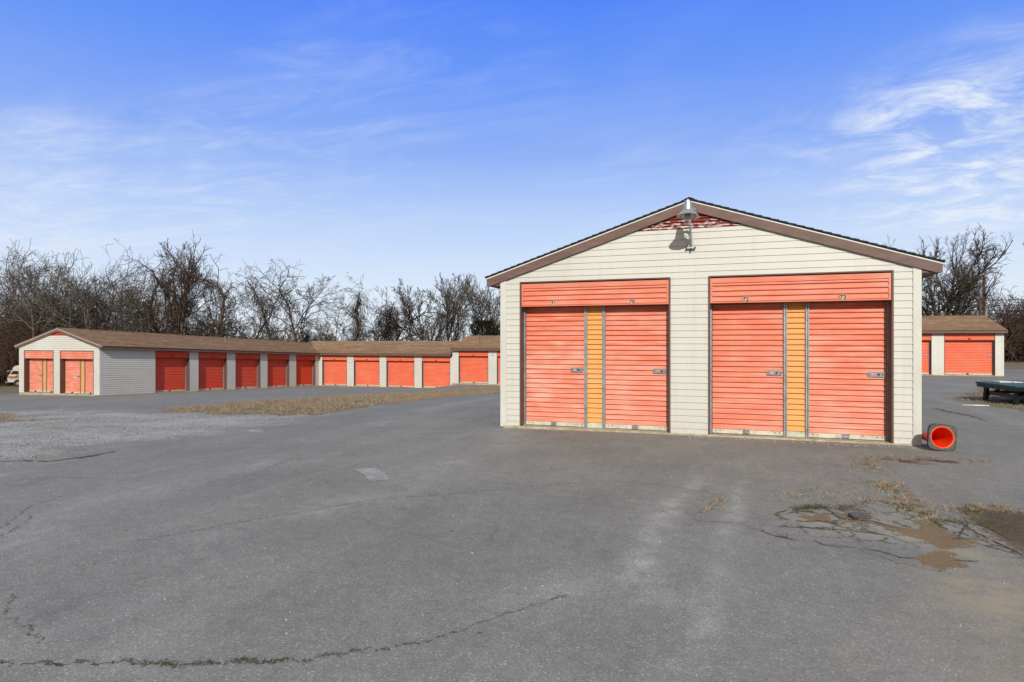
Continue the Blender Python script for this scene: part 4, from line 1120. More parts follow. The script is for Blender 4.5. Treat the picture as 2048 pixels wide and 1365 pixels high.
# ------------------------------------------------------------------ picnic table
def make_table():
    cx, cy, th = 8.70, 21.42, math.radians(36.9)
    z = g(cx, cy)
    root = empty('picnic_table', (cx, cy, z)); tag(root, 'dark green wooden picnic table standing on dead grass by the right edge', 'picnic table')
    # hexagonal weathered top of planks on splayed leg frames
    def W(x, y, zz): 
        return (cx + x * math.cos(th) - y * math.sin(th), cy + x * math.sin(th) + y * math.cos(th), z + zz)
    Rr = 1.80; TH = .54
    hexa = [(Rr * math.cos(PI / 3 * k), Rr * math.sin(PI / 3 * k)) for k in range(6)]
    mb = MB(); y = -1.556; w = .14
    while y < 1.555:
        y1 = min(y + w, 1.556)
        e = lambda yy: Rr - abs(yy) / math.tan(PI / 3)
        P = [(-e(y), y), (e(y), y), (e(y1), y1), (-e(y1), y1)]
        lo = [W(a, b, TH - .045) for a, b in P]; hi = [W(a, b, TH) for a, b in P]
        mb.poly(hi); mb.poly(lo[::-1])
        for i in range(4): mb.poly([lo[i], lo[(i + 1) % 4], hi[(i + 1) % 4], hi[i]])
        y = y1 + .008
    adopt(mb.build('tabletop', M['green_top']), root)
    mb = MB()
    for k in range(6):
        a = hexa[k]; b = hexa[(k + 1) % 6]
        q = .985; pts = [(a[0] * q, a[1] * q), (b[0] * q, b[1] * q), (b[0] * .94, b[1] * .94), (a[0] * .94, a[1] * .94)]
        lo = [W(x, y, TH - .14) for x, y in pts]; hi = [W(x, y, TH - .047) for x, y in pts]
        mb.poly(hi); mb.poly(lo[::-1])
        for i in range(4): mb.poly([lo[i], lo[(i + 1) % 4], hi[(i + 1) % 4], hi[i]])
    adopt(mb.build('apron', M['green_wood']), root)
    def beam(p, q, w, h):
        mb = MB(); p = Vector(p); q = Vector(q); d = (q - p).normalized(); s = d.cross(Vector((0, 0, 1)))
        if s.length < .2: s = Vector((1, 0, 0))
        s.normalize(); u = s.cross(d)
        V = [p + s * a * w / 2 + u * b * h / 2 for a, b in ((-1, -1), (1, -1), (1, 1), (-1, 1))] + [q + s * a * w / 2 + u * b * h / 2 for a, b in ((-1, -1), (1, -1), (1, 1), (-1, 1))]
        n = len(mb.v); mb.v += [tuple(W(*v)) for v in V]
        for f_ in ((0, 1, 2, 3), (7, 6, 5, 4), (0, 4, 5, 1), (1, 5, 6, 2), (2, 6, 7, 3), (3, 7, 4, 0)): mb.f.append(f_); mb.mi.append(0)
        return mb
    for k in range(6):
        a = PI / 3 * k + PI / 6 * 0; ca, sa = math.cos(a), math.sin(a)
        adopt(beam((1.57 * ca, 1.57 * sa, -.06), (1.52 * ca, 1.52 * sa, TH - .05), .11, .09).build('leg', M['green_wood']), root)
        adopt(beam((1.50 * ca, 1.50 * sa, .16), (1.05 * ca, 1.05 * sa, TH - .06), .05, .07).build('brace', M['green_wood']), root)
    for k in range(6):
        a = PI / 3 * k; b_ = a + PI / 3
        adopt(beam((1.50 * math.cos(a), 1.50 * math.sin(a), .23), (1.50 * math.cos(b_), 1.50 * math.sin(b_), .23), .045, .10).build('stretcher', M['green_wood']), root)
    return W, TH
RX, RY = math.cos(math.radians(18.9)), math.sin(math.radians(18.9))
W_, TH_ = make_table()
# white sign board lying on the table, white scrap on the ground
bz = g(8.70, 21.42) + TH_
def W2(x, y, zz): return (7.78 + x * RX - y * RY, 22.0 + x * RY + y * RX, bz + zz)
mb = MB(); mb.box((-.30, -.12, .004), (.05, .22, .030), W2); mb.box((.04, -.20, .004), (.32, .10, .022), W2)
o = mb.build('board', M['white']); tag(o, 'white board lying flat on the green picnic table', 'board')
mb = MB(); x, y = 6.25, 19.6
P = [(-.30, .05), (-.05, -.10), (.22, -.12), (.30, .0), (.05, .12)]
zz = g(x, y); hi = [(x + a, y + b, zz + .03 + .03 * a) for a, b in P]; lo = [(x + a, y + b, zz + .012 + .01 * a) for a, b in P]
mb.poly(hi); mb.poly(lo[::-1])
for i in range(5): mb.poly([lo[i], lo[(i + 1) % 5], hi[(i + 1) % 5], hi[i]])
tag(mb.build('scrap_board', M['white']), 'white broken scrap of board lying on the asphalt before the picnic table', 'scrap')

# ------------------------------------------------------------------ camper van far left
def make_van():
    ox, oy = -64.5, 41.15; z = g(ox + 2, oy + 1); th = math.radians(18.9)
    root = empty('camper_van', (ox, oy, z)); tag(root, 'white camper van with orange stripes, half hidden behind the L-shaped building', 'camper van')
    def W(x, y, zz): return (ox + x * math.cos(th) - y * math.sin(th), oy + x * math.sin(th) + y * math.cos(th), z + zz)
    prof = [(.10, .42), (.03, .62), (.05, .95), (.16, 1.12), (.42, 1.50), (.50, 1.60), (.56, 1.84), (.80, 1.99), (1.2, 2.06), (4.0, 2.06), (4.4, 1.95), (4.5, 1.5), (4.55, .9), (4.5, .42)]
    ys = [(-.85, .10), (-.80, .0), (.80, .0), (.85, .10)]
    mb = MB(); rows = []
    cxm, czm = 2.3, 1.15
    for yy, inset in ((-.86, .06), (-.80, .0), (.80, .0), (.86, .06)):
        rows.append([W(x + (cxm - x) * inset * .6, yy, zz + (czm - zz) * inset) for x, zz in prof])
    n = len(prof)
    for a, b in zip(rows[:-1], rows[1:]):
        for i in range(n): mb.poly([a[i], a[(i + 1) % n], b[(i + 1) % n], b[i]])
    mb.poly(rows[0][::-1]); mb.poly(rows[-1])
    adopt(mb.build('body', M['van_white']), root)
    def sidepoly(pts, nm, mat, yy=-.868):
        mb = MB(); a = [W(x, yy, zz) for x, zz in pts]; b = [W(x, yy + .03, zz) for x, zz in pts]
        mb.poly(a)
        for i in range(len(pts)): mb.poly([a[i], b[i], b[(i + 1) % len(pts)], a[(i + 1) % len(pts)]])
        adopt(mb.build(nm, mat), root)
    sidepoly([(.34, 1.20), (1.15, 1.22), (1.15, 1.52), (.62, 1.50)], 'side_window', M['van_glass'])
    sidepoly([(1.35, 1.22), (2.4, 1.22), (2.4, 1.52), (1.35, 1.52)], 'side_window', M['van_glass'])
    sidepoly([(2.6, 1.22), (3.9, 1.22), (3.9, 1.52), (2.6, 1.52)], 'side_window', M['van_glass'])
    sidepoly([(.14, .86), (4.4, .86), (4.4, 1.02), (.14, 1.02)], 'stripe', M['van_stripe'])
    sidepoly([(.14, .74), (4.4, .74), (4.4, .79), (.14, .79)], 'stripe', M['van_stripe'])
    mb = MB(); mb.poly([W(.13, -.66, 1.14), W(.13, .66, 1.14), W(.40, .62, 1.52), W(.40, -.62, 1.52)]); adopt(mb.build('windshield', M['van_glass']), root)
    mb = MB(); mb.box((-.02, -.80, 1.46), (.62, .80, 1.50), lambda x, y, zz: W(x, y, zz + (x) * .22)); adopt(mb.build('sun_visor', M['van_white']), root)
    mb = MB(); mb.box((-.14, -.88, .38), (.10, .88, .50), W); adopt(mb.build('bumper', M['chrome'], bevel=.02), root)
    for yy in (-.86, .70):
        for xx in (1.05, 3.6):
            T4 = Matrix.Translation(W(xx, yy, .30)) @ Matrix.Rotation(th, 4, 'Z') @ Matrix.Rotation(-PI / 2, 4, 'X')
            mb = MB(); mb.lathe([(.17, .0), (.27, -.01), (.31, .02), (.31, .16), (.27, .19), (.1, .18)], 24, T4); w_ = adopt(mb.build('wheel', M['black']), root)
            mb = MB(); mb.lathe([(.0, -.03), (.08, -.03), (.16, -.008), (.17, .004)], 20, T4); adopt(mb.build('rim', M['chrome']), w_)
            if yy < 0:
                pts = [(xx + .40 * math.cos(a), .32 + .40 * math.sin(a)) for a in [PI * k / 10 for k in range(11)]]
                sidepoly(pts, 'wheel_arch', M['black'], -.8645)
    mb = MB(); mb.lathe([(0, 0), (.08, 0), (.1, .03)], 16, Matrix.Translation(W(.02, -.6, .80)) @ Matrix.Rotation(PI / 2, 4, 'Y')); adopt(mb.build('headlight', M['chrome']), root)
make_van()

# ------------------------------------------------------------------ trees
class Segs:
    def __init__(s): s.a = []; s.b = []; s.ra = []; s.rb = []
    def line(s, pts, rads):
        for i in range(len(pts) - 1):
            s.a.append(pts[i]); s.b.append(pts[i + 1]); s.ra.append(rads[i]); s.rb.append(rads[i + 1])
    def build(s, name, mat, parent=None, sides=3, smooth=False):
        if not s.a: return None
        A = np.array(s.a, float); B = np.array(s.b, float); ra = np.array(s.ra)[:, None]; rb = np.array(s.rb)[:, None]
        D = B - A; L = np.linalg.norm(D, axis=1, keepdims=True) + 1e-9; D = D / L
        B = B + D * rb * .5
        ref = np.where(np.abs(D[:, 2:3]) > .9, np.array([[1., 0, 0]]), np.array([[0, 0, 1.]]))
        U = np.cross(D, ref); U /= np.linalg.norm(U, axis=1, keepdims=True) + 1e-9; V = np.cross(D, U)
        n = len(A); vs = np.zeros((n, 2 * sides, 3))
        for k in range(sides):
            t = 2 * PI * k / sides; o = U * math.cos(t) + V * math.sin(t)
            vs[:, k] = A + o * ra; vs[:, sides + k] = B + o * rb
        base = (np.arange(n) * 2 * sides)[:, None]
        fs = np.stack([np.concatenate([base + k, base + (k + 1) % sides, base + sides + (k + 1) % sides, base + sides + k], 1) for k in range(sides)], 1).reshape(-1, 4)
        o = build_np(name, vs.reshape(-1, 3), fs, mat, smooth=sides > 4)
        if parent: o.parent = parent
        return o

def rnd_perp(d, r):
    v = Vector((r.random() - .5, r.random() - .5, r.random() - .5)); v = v - d * v.dot(d)
    return v.normalized() if v.length > 1e-6 else Vector((1, 0, 0))

def grow(trunk, crown, p, d, L, rad, lvl, st, r, minr):
    """recursive bare branch"""
    nseg = {0: 9, 1: 8, 2: 6, 3: 4}.get(lvl, 3)
    step = L / nseg; pts = [p.copy()]; rads = [rad]; q = p.copy(); dd = d.copy(); dirs = [dd.copy()]
    wig = st['wig'][min(lvl, len(st['wig']) - 1)]; trop = st['trop'][min(lvl, len(st['trop']) - 1)]
    end = max(rad * (.32 if lvl < 2 else .4), minr * .8)
    for i in range(nseg):
        dd = (dd + rnd_perp(dd, r) * wig * r.random() * 1.6 + Vector((0, 0, trop))).normalized()
        q = q + dd * step; pts.append(q.copy()); dirs.append(dd.copy()); rads.append(rad + (end - rad) * ((i + 1) / nseg) ** .8)
    (trunk if lvl == 0 else crown).line([tuple(x) for x in pts], rads)
    if lvl >= st['levels']: return
    nch = st['n'][min(lvl, len(st['n']) - 1)]
    nch = max(1, int(round(nch * r.uniform(.8, 1.2))))
    t0 = st['t0'][min(lvl, len(st['t0']) - 1)]
    for c in range(nch):
        t = t0 + (1 - t0) * ((c + r.random()) / nch); t = min(t, .98)
        k = int(t * nseg); fr = t * nseg - k; pp = pts[k].lerp(pts[min(k + 1, nseg)], fr)
        rr = rads[k] + (rads[min(k + 1, nseg)] - rads[k]) * fr
        ang = math.radians(r.uniform(*st['ang'][min(lvl, len(st['ang']) - 1)]))
        nd = (dirs[k] * math.cos(ang) + rnd_perp(dirs[k], r) * math.sin(ang)).normalized()
        f = st['len'][min(lvl, len(st['len']) - 1)]
        LL = L * f * (1.15 - .65 * t) * r.uniform(.7, 1.25)
        grow(trunk, crown, pp, nd, LL, max(min(rr * .72, rad * .6), minr), lvl + 1, st, r, minr)
    # leader continues
    if lvl == 0:
        for k in range(3):
            nd = (dd + rnd_perp(dd, r) * .5).normalized()
            grow(trunk, crown, q, nd, L * .38 * r.uniform(.8, 1.2), rads[-1] * .9, 2 if st['levels'] > 2 else 1, st, r, minr)

ST = {
 'broom': dict(levels=4, n=[14, 9, 7, 4], t0=[.30, .2, .15, .1], ang=[(28, 52), (22, 42), (20, 40), (20, 45)], len=[.72, .55, .48, .5], wig=[.12, .16, .2, .25], trop=[.02, .07, .10, .08]),
 'open':  dict(levels=4, n=[9, 7, 6, 5], t0=[.38, .25, .2, .15], ang=[(35, 65), (30, 60), (30, 60), (25, 60)], len=[.62, .55, .5, .5], wig=[.25, .32, .35, .4], trop=[.02, .03, .02, .0]),
 'vase':  dict(levels=4, n=[13, 8, 6, 5], t0=[.06, .25, .15, .1], ang=[(22, 58), (18, 42), (18, 38), (20, 45)], len=[1.05, .5, .45, .45], wig=[.10, .14, .18, .2], trop=[.03, .05, .06, .05]),
 'snag':  dict(levels=4, n=[6, 4, 4, 3], t0=[.35, .3, .2, .1], ang=[(40, 85), (40, 80), (30, 70), (30, 70)], len=[.42, .5, .5, .5], wig=[.45, .45, .5, .5], trop=[.0, -.02, -.05, -.05]),
 'spread': dict(levels=4, n=[9, 7, 6, 4], t0=[.22, .18, .15, .1], ang=[(28, 58), (24, 48), (22, 45), (22, 50)], len=[.62, .52, .5, .5], wig=[.16, .2, .22, .28], trop=[.05, .06, .05, .02]),
 'brush': dict(levels=2, n=[7, 4], t0=[.2, .1], ang=[(25, 65), (25, 65)], len=[.45, .45], wig=[.3, .35], trop=[.02, .02]),
}
def vines(root, path, n, r, droop=1.6, spread=.5, rad=.011):
    s = Segs()
    for _ in range(n):
        k = r.random() * (len(path) - 1); i = int(k); p = Vector(path[i]).lerp(Vector(path[i + 1]), k - i)
        p = p + Vector((r.gauss(0, spread * .5), r.gauss(0, spread * .5), r.gauss(0, .2)))
        d = Vector((r.gauss(0, 1), r.gauss(0, 1), r.uniform(-.6, 1.0))).normalized()
        L = droop * r.uniform(.3, 1.2); m = 6; pts = [tuple(p)]
        for j in range(m):
            d = (d + Vector((r.gauss(0, .25), r.gauss(0, .25), -.42))).normalized(); p = p + d * L / m; pts.append(tuple(p))
        s.line(pts, [rad * r.uniform(.7, 1.4)] * (m + 1))
    return s.build('vines', M['vine'], root)

CAMTH = math.radians(18.9)
RX, RY = math.cos(CAMTH), math.sin(CAMTH)     # the woodland edge runs roughly along this direction
def px_height(x, y, ytop):
    Zd = -RY * x + RX * y
    return (683 - ytop) / 1250 * Zd + 1.65 - g(x, y)
def tree(x, y, ytop, style, seed, label, rad=.16, lean=(0, 0), mat='bark', twig=None, minr=.0105, group='bare trees behind the storage rows', vine=None, name='bare_tree', spath=None, limbs=None):
    z = g(x, y); r = random.Random(seed); h = px_height(x, y, ytop)
    root = empty(name, (x, y, z)); tag(root, label, 'tree', group)
    T_, Cw = Segs(), Segs(); st = ST[style]
    if limbs:
        T_.line([(0, 0, -.2), (0, 0, .9), (.05, .02, 1.6)], [rad * 1.25, rad, rad * .95])
        for (rx, uz, L_, f_, z0) in limbs:
            d = Vector((rx * RX, rx * RY, uz)); d.y += r.uniform(-.35, .35); d.normalize()
            grow(T_, Cw, Vector((0, 0, z0)), d, L_, rad * f_, 0, dict(st, n=[9, 7, 6, 4]), r, minr)
    elif spath:
        P = [Vector(p) for p in spath]; n = len(P)
        rads = [rad * (1 - .75 * i / (n - 1)) for i in range(n)]
        T_.line([tuple(p) for p in P], rads)
        for i in range(1, n):
            for _ in range(2 if i < n - 1 else 4):
                d = (P[i] - P[i - 1]).normalized(); nd = (d * .5 + rnd_perp(d, r) * .9 + Vector((0, 0, .2))).normalized()
                grow(T_, Cw, P[i], nd, h * .22 * r.uniform(.6, 1.3), rads[i] * .5, 2, st, r, minr)
    else:
        tl = {'spread': .36, 'vase': .62, 'broom': .66, 'open': .72, 'snag': .85}[style]
        grow(T_, Cw, Vector((0, 0, -.1)), Vector((lean[0], lean[1], 1)).normalized(), h * tl, rad, 0, st, r, minr)
    top_ = max(max(p[2] for p in Cw.b), max(p[2] for p in T_.b)); k_ = h / top_
    root.scale = (k_, k_, k_)
    for q_ in (T_, Cw): q_.ra = [v_ / k_ for v_ in q_.ra]; q_.rb = [v_ / k_ for v_ in q_.rb]
    t_ = T_.build('trunk', M[mat], root, sides=7)
    c_ = Cw.build('crown', M[twig or mat], root, sides=3)
    if vine:
        path = spath if spath else [(lean[0] * h * .2, lean[1] * h * .2, h * .25), (lean[0] * h * .45, lean[1] * h * .45, h * .5), (lean[0] * h * .6, lean[1] * h * .6, h * .68)]
        vines(root, path, vine, r, droop=h * .16, spread=h * .055)
    return root

def up(pts, s=1.0): return [(a * RX * s, a * RY * s, b * s) for a, b in pts]

tree(-68.5, 40.5, 482, 'open', 101, 'tall pale-twigged bare tree at the far left edge of the woods', .2, twig='bark_pale', minr=.013)
tree(-63.0, 42.6, 466, 'open', 102, 'tall wide pale-twigged tree above the left gable', .22, (.05, 0), twig='bark_pale', minr=.013)
tree(-58.8, 44.0, 498, 'open', 103, 'slender pale tree just right of the wide pale one', .17, (-.05, .02), twig='bark_pale', minr=.012)
tree(-56.4, 45.5, 520, 'open', 104, 'dark arching tree leaning left above the brown ridge', .17, (-.25, -.1), vine=90)
tree(-53.8, 47.6, 482, 'snag', 105, 'crooked thin dark tree with a bent top, left of the round crowned tree', .19, vine=260, minr=.015,
     spath=up([(0, -.1), (.2, 2.5), (.6, 4.2), (-.3, 5.6), (-.7, 7.2), (-.3, 8.8), (.2, 9.8), (-.5, 10.9), (-1.2, 11.4)]))
tree(-51.0, 46.8, 462, 'broom', 106, 'tree with a dense rounded crown of reddish upright twigs', .25, (.0, .0), twig='bark_red', minr=.017)
tree(-51.9, 47.6, 530, 'open', 107, 'vine-choked dark tree crowding the round crowned tree on its left', .18, (.04, 0), vine=340)
tree(-46.0, 47.0, 505, 'snag', 108, 'vine-draped snag with one long arm reaching left', .2, vine=380,
     spath=up([(0, -.1), (.1, 2.5), (.3, 4.8), (.8, 6.6), (.9, 8.0), (.3, 8.9), (-.7, 9.4), (-1.9, 9.7), (-2.6, 10.3)]))
tree(-44.9, 50.0, 556, 'open', 109, 'small bare tree right of the snag with the long arm', .14, (.05, 0))
tree(-42.2, 50.2, 532, 'open', 110, 'leaning dark tree with vines hanging from its bent top', .19, vine=330,
     spath=up([(0, -.1), (.0, 2.5), (-.1, 4.6), (-.5, 6.2), (-1.0, 7.6), (-1.5, 8.8), (-2.2, 9.8)]))
tree(-39.3, 51.0, 526, 'open', 111, 'straight forked bare tree in the middle of the tree line', .16, (.0, 0), minr=.013)
tree(-37.0, 49.0, 600, 'snag', 112, 'broken trunk buried in a clump of dead vines', .16, vine=420)
tree(-34.4, 51.0, 548, 'snag', 113, 'isolated S-shaped snag shaggy with hanging vines', .20, vine=620, minr=.013,
     spath=up([(-.6, -.1), (-.2, 1.6), (.5, 3.0), (1.1, 4.1), (1.5, 5.2), (1.3, 6.3), (1.25, 7.3), (1.5, 8.1), (1.6, 8.9)]))
tree(-37.6, 53.5, 600, 'open', 121, 'thin young tree left of the S-shaped snag', .10, (.1, 0), minr=.011)
tree(-33.2, 59.0, 602, 'open', 114, 'thin low bare sapling in the gap beside the shaggy snag', .09, minr=.011)
tree(-31.6, 54.0, 556, 'open', 115, 'bushy tree smothered in brown vines left of the upright stems', .2, (.05, 0), vine=700, twig='bark_red')
tree(-28.6, 57.0, 552, 'vase', 116, 'many-stemmed bare tree nearest the bushy vine-covered one', .15, (-.08, 0), minr=.015)
tree(-26.0, 57.5, 540, 'vase', 117, 'tallest many-stemmed bare tree left of the near roof', .17, minr=.015)
tree(-23.4, 58.3, 545, 'vase', 118, 'many-stemmed bare tree partly hidden by the near eave', .16, (.06, 0), minr=.015)
tree(-20.6, 57.0, 560, 'vase', 119, 'many-stemmed bare tree mostly hidden behind the near building', .15, (.08, 0), minr=.015)
tree(-48.4, 51.5, 545, 'open', 120, 'slim bare tree behind the round crowned tree on its right', .13, (.1, 0))
tree(-60.8, 47.0, 530, 'open', 122, 'dark bare tree behind the slender pale one', .15, (.12, 0))
tree(-66.0, 46.5, 505, 'open', 123, 'dark bare tree between the two left pale trees', .15, (-.1, 0), vine=120)
tree(17.9, 64.5, 448, 'spread', 131, 'large spreading bare tree with forked low limbs behind the right row', .34, (.06, 0), minr=.0105, group=None, limbs=[(-.12, 1, 6.0, .8, 1.2), (.50, 1, 6.2, .75, 1.2), (.18, 1, 6.4, .6, 2.0), (-.55, 1, 5.6, .55, 1.6), (.80, .85, 4.8, .5, 1.5), (-1.0, .75, 4.4, .4, 1.4), (1.1, .5, 3.8, .35, 1.6), (-.3, 1, 5.6, .45, 2.2), (.32, 1, 5.8, .45, 2.4), (-.8, .5, 4.0, .3, 1.8)],
     name='bare_tree')
tree(13.0, 67.0, 468, 'broom', 132, 'smaller bare tree peeking between the near eave and the large spreading one', .2, minr=.012, group=None)
tree(20.4, 76.0, 590, 'open', 133, 'low bare tree behind the right end of the right row', .15, minr=.018, group=None)
tree(21.5, 55.2, 405, 'open', 134, 'bare tree at the right edge whose branch tips reach into the sky', .24, (-.10, -.05), minr=.013, group=None)

# dark cedar
def cedar(x, y, h, w, seed, label):
    z = g(x, y); r = random.Random(seed); root = empty('cedar_tree', (x, y, z)); tag(root, label, 'tree')
    T_ = Segs(); T_.line([(0, 0, -.1), (0, 0, h)], [.12, .02]); T_.build('trunk', M['bark'], root, sides=6)
    n = 9000; v = []; f_ = []
    for i in range(n):
        t = r.random() ** .8; zz = h * (.04 + .96 * t); rr = w * math.sqrt(max(0, 1 - (t * 1.02 - .08) ** 2)) * (.30 + .70 * r.random() ** .6) * (1 + .18 * math.sin(zz * 3 + seed))
        a = r.random() * 2 * PI; c = Vector((rr * math.cos(a), rr * math.sin(a), zz)); s = r.uniform(.07, .2)
        d = Vector((math.cos(a), math.sin(a), r.uniform(.2, 1.3))).normalized() * s; q = rnd_perp(d.normalized(), r) * s * .28
        b = len(v); v += [tuple(c - q), tuple(c + q), tuple(c + d)]; f_.append((b, b + 1, b + 2))
    build_np('foliage', np.array(v), np.array(f_), M['cedar'], smooth=False).parent = root
cedar(-20.7, 52.6, 5.6, 2.0, 5, 'dark evergreen cedar behind the stepped-up roof')
cedar(-18.0, 53.6, 6.1, 2.3, 6, 'dark evergreen cedar tucked against the near building wall')

# undergrowth and the wood beyond
def along(px, Z):
    """point on the ground at bearing px (from the lens axis) and depth Z, world frame"""
    Xc = (px - 1024) / 1250 * Z; return (RX * Xc - RY * Z, RY * Xc + RX * Z)
def brush(name, zones, seed, mat, minr=.014):
    r = random.Random(seed); s = Segs(); st = ST['brush']
    for (p0, p1, Z0, Z1, h0, h1, n) in zones:
        for _ in range(n):
            x, y = along(r.uniform(p0, p1), r.uniform(Z0, Z1)); h = r.uniform(h0, h1) * r.uniform(.6, 1.0)
            d = Vector((r.gauss(0, .3), r.gauss(0, .3), 1)).normalized()
            grow(s, s, Vector((x, y, g(x, y) - .1)), d, h, r.uniform(.02, .05) + h * .004, 0, st, r, minr)
    o = s.build(name, M[mat]); tag(o, kind='stuff'); return o
brush('undergrowth', [(-160, 440, 60, 68, 3.0, 7.5, 620), (430, 760, 59, 66, 1.8, 4.6, 320), (740, 1040, 56, 64, 1.6, 3.6, 160)], 1, 'bark_red', .016)
brush('distant_wood', [(-200, 250, 68, 88, 9, 14.5, 420), (250, 430, 70, 90, 6, 10.5, 140), (430, 640, 72, 92, 4.5, 8.0, 130), (640, 1040, 75, 95, 3.5, 7, 180)], 2, 'bark', .022)
brush('distant_wood', [(1000, 1800, 80, 110, 5, 9, 150), (1800, 2080, 82, 110, 5, 8, 200), (1960, 2300, 76, 100, 5.5, 9.5, 420), (2300, 3300, 72, 92, 5.5, 9.5, 420), (-900, -200, 68, 88, 9, 14, 200)], 3, 'bark_red', .026)

# leaf-litter bank that closes the wood at the bottom
def bank(name, pts, mat):
    v = []; f_ = []; r = random.Random(4)
    n = len(pts)
    for i, (px, Z, hh) in enumerate(pts):
        x, y = along(px, Z); x2, y2 = along(px, Z + 14); z0 = g(x, y)
        v += [(x, y, z0 - .3), (x2, y2, z0 + hh), (*along(px, Z + 60), z0 + hh * 1.05)]
    for i in range(n - 1):
        for k in range(2):
            f_.append((3 * i + k, 3 * i + 3 + k, 3 * i + 4 + k, 3 * i + 1 + k))
    o_ = build_np(name, np.array(v, float), np.array(f_), mat); tag(o_, kind='structure')
M['litter'] = m_bark('woodland_floor', (.035, .026, .018), (.080, .058, .040), 5)
bank('hill', [(-700, 80, 4.2), (-300, 78, 4.0), (0, 76, 3.8), (200, 76, 3.3), (330, 78, 2.4), (480, 84, 1.2), (640, 88, .6), (800, 88, .4), (1040, 90, .6), (1400, 100, 1), (1750, 108, 1.2), (1900, 100, 1.5), (2000, 95, 2.6), (2200, 95, 3.4), (2600, 90, 4), (3400, 88, 4)], M['litter'])

# ------------------------------------------------------------------ utility pole and wires
px_, py_ = 24.2, 73.8; pz = g(px_, py_)
root = empty('utility_pole', (px_, py_, pz)); tag(root, 'brown wooden utility pole beside the large spreading tree', 'utility pole')
mb = MB(); mb.tube([(px_, py_, pz - .2), (px_, py_, 8.1)], [.17, .12], 12); adopt(mb.build('post', M['pole']), root)
def wire(a, b, sag, label):
    mb = MB(); pts = []
    for i in range(21):
        t = i / 20; pts.append((a[0] + (b[0] - a[0]) * t, a[1] + (b[1] - a[1]) * t, a[2] + (b[2] - a[2]) * t - sag * 4 * t * (1 - t)))
    mb.tube(pts, .034, 5); tag(mb.build('overhead_wire', M['black']), label, 'wire', 'overhead wires running right from the pole')
wire((px_, py_, 5.7), (px_ + 34, py_ - 8, 8.4), .9, 'upper overhead wire leaving the utility pole to the right')
wire((px_, py_, 5.2), (px_ + 34, py_ - 8, 7.6), .9, 'middle overhead wire leaving the utility pole to the right')
wire((px_, py_, 4.7), (px_ + 34, py_ - 8, 6.6), .9, 'lower overhead wire leaving the utility pole to the right')
mb = MB(); mb.tube([(20.0, 61.8, g(20, 61.8) - .1), (20.0, 61.8, 5.0)], .09, 8); mb.tube([(20.0, 61.8, 4.7), (19.9, 61.8, 5.15), (20.2, 61.8, 5.3)], .06, 8)
tag(mb.build('riser_pipe', M['brown_in']), 'short dark red vertical pipe just left of the utility pole', 'pipe')

# ------------------------------------------------------------------ grass, weeds, pebbles
def blades(name, pts, hgt, wid, mat, seed, lean=.5):
    r = np.random.default_rng(seed); n = len(pts); P = np.array(pts); z = G(P[:, 0], P[:, 1])
    a = r.random(n) * 2 * PI; h = hgt * (.4 + r.random(n)); w = wid * (.6 + .8 * r.random(n))
    b = r.random(n) * 2 * PI; l = lean * h * (.3 + r.random(n) * 1.4)
    c = np.c_[P, z - .003]
    s = np.c_[np.cos(a) * w, np.sin(a) * w, np.zeros(n)]; t = np.c_[np.cos(b) * l, np.sin(b) * l, h]
    v = np.stack([c - s, c + s, c + t], 1).reshape(-1, 3); f_ = np.arange(3 * n).reshape(-1, 3)
    o_ = build_np(name, v, f_, M[mat], smooth=False); tag(o_, kind='stuff')
def scatter_poly(poly, n, seed, marg=0.0):
    r = np.random.default_rng(seed); p = np.array(poly); lo, hi = p.min(0) - marg, p.max(0) + marg; out = []
    while len(out) < n:
        q = lo + r.random((n, 2)) * (hi - lo); wx = q[:, 0] + (vnoise(q[:, 0], q[:, 1], .9, 1) - .5) * .9 + (vnoise(q[:, 0], q[:, 1], 3.1, 2) - .5) * .35
        wy = q[:, 1] + (vnoise(q[:, 0], q[:, 1], .9, 3) - .5) * .9 + (vnoise(q[:, 0], q[:, 1], 3.1, 4) - .5) * .35
        keep = in_poly(wx, wy, poly) & (vnoise(q[:, 0], q[:, 1], 2.3, 9) > .32); out += list(map(tuple, q[keep]))
    return out[:n]
blades('dry_grass', scatter_poly(island_poly, 60000, 1), .055, .006, 'straw', 2, .9)
blades('dry_grass', [p for p in scatter_poly(island_poly, 40000, 41) if float(vnoise(np.array([p[0]]), np.array([p[1]]), 1.7, 77)[0]) > .62], .05, .007, 'straw', 42, 1.2)
blades('dry_grass', scatter_poly(rgrass_poly, 26000, 3), .06, .007, 'straw', 4, .9)
blades('green_grass', scatter_poly(rgrass_poly, 5000, 5), .05, .006, 'weed_green', 6, .6)
def near_line(pts, n, w, seed):
    r = np.random.default_rng(seed); P = np.array(pts); L = np.r_[0, np.cumsum(np.hypot(*np.diff(P, axis=0).T))]; t = r.random(n) * L[-1]
    x = np.interp(t, L, P[:, 0]) + r.normal(0, w, n); y = np.interp(t, L, P[:, 1]) + r.normal(0, w, n); 
    k = vnoise(x, y, 14, seed) > .36; return list(map(tuple, np.c_[x, y][k]))
tg = [(1.91,9.91),(1.76,9.3),(1.74,8.88),(1.75,8.29),(1.74,7.78),(1.76,7.45),(1.75,7.05),(1.79,6.72)]
blades('weeds', near_line(tg[:3], 900, .10, 11) + near_line(tg[3:], 2600, .085, 12) + near_line([(2.1, 7.2), (2.3, 7.3), (2.6, 7.35)], 1200, .07, 13) + near_line([(2.0, 10.0), (2.5, 10.15), (3.4, 10.2)], 900, .10, 14)
       + near_line([(-.06,7.15),(-.06,6.6),(-.23,6.16)], 260, .05, 15) + near_line([(.53,7.01),(.97,7.52),(1.3,7.74)], 420, .15, 16) + near_line([(1.0, 6.95), (1.4, 7.2), (1.7, 7.1)], 800, .10, 19), .032, .0040, 'straw', 7, 1.6)
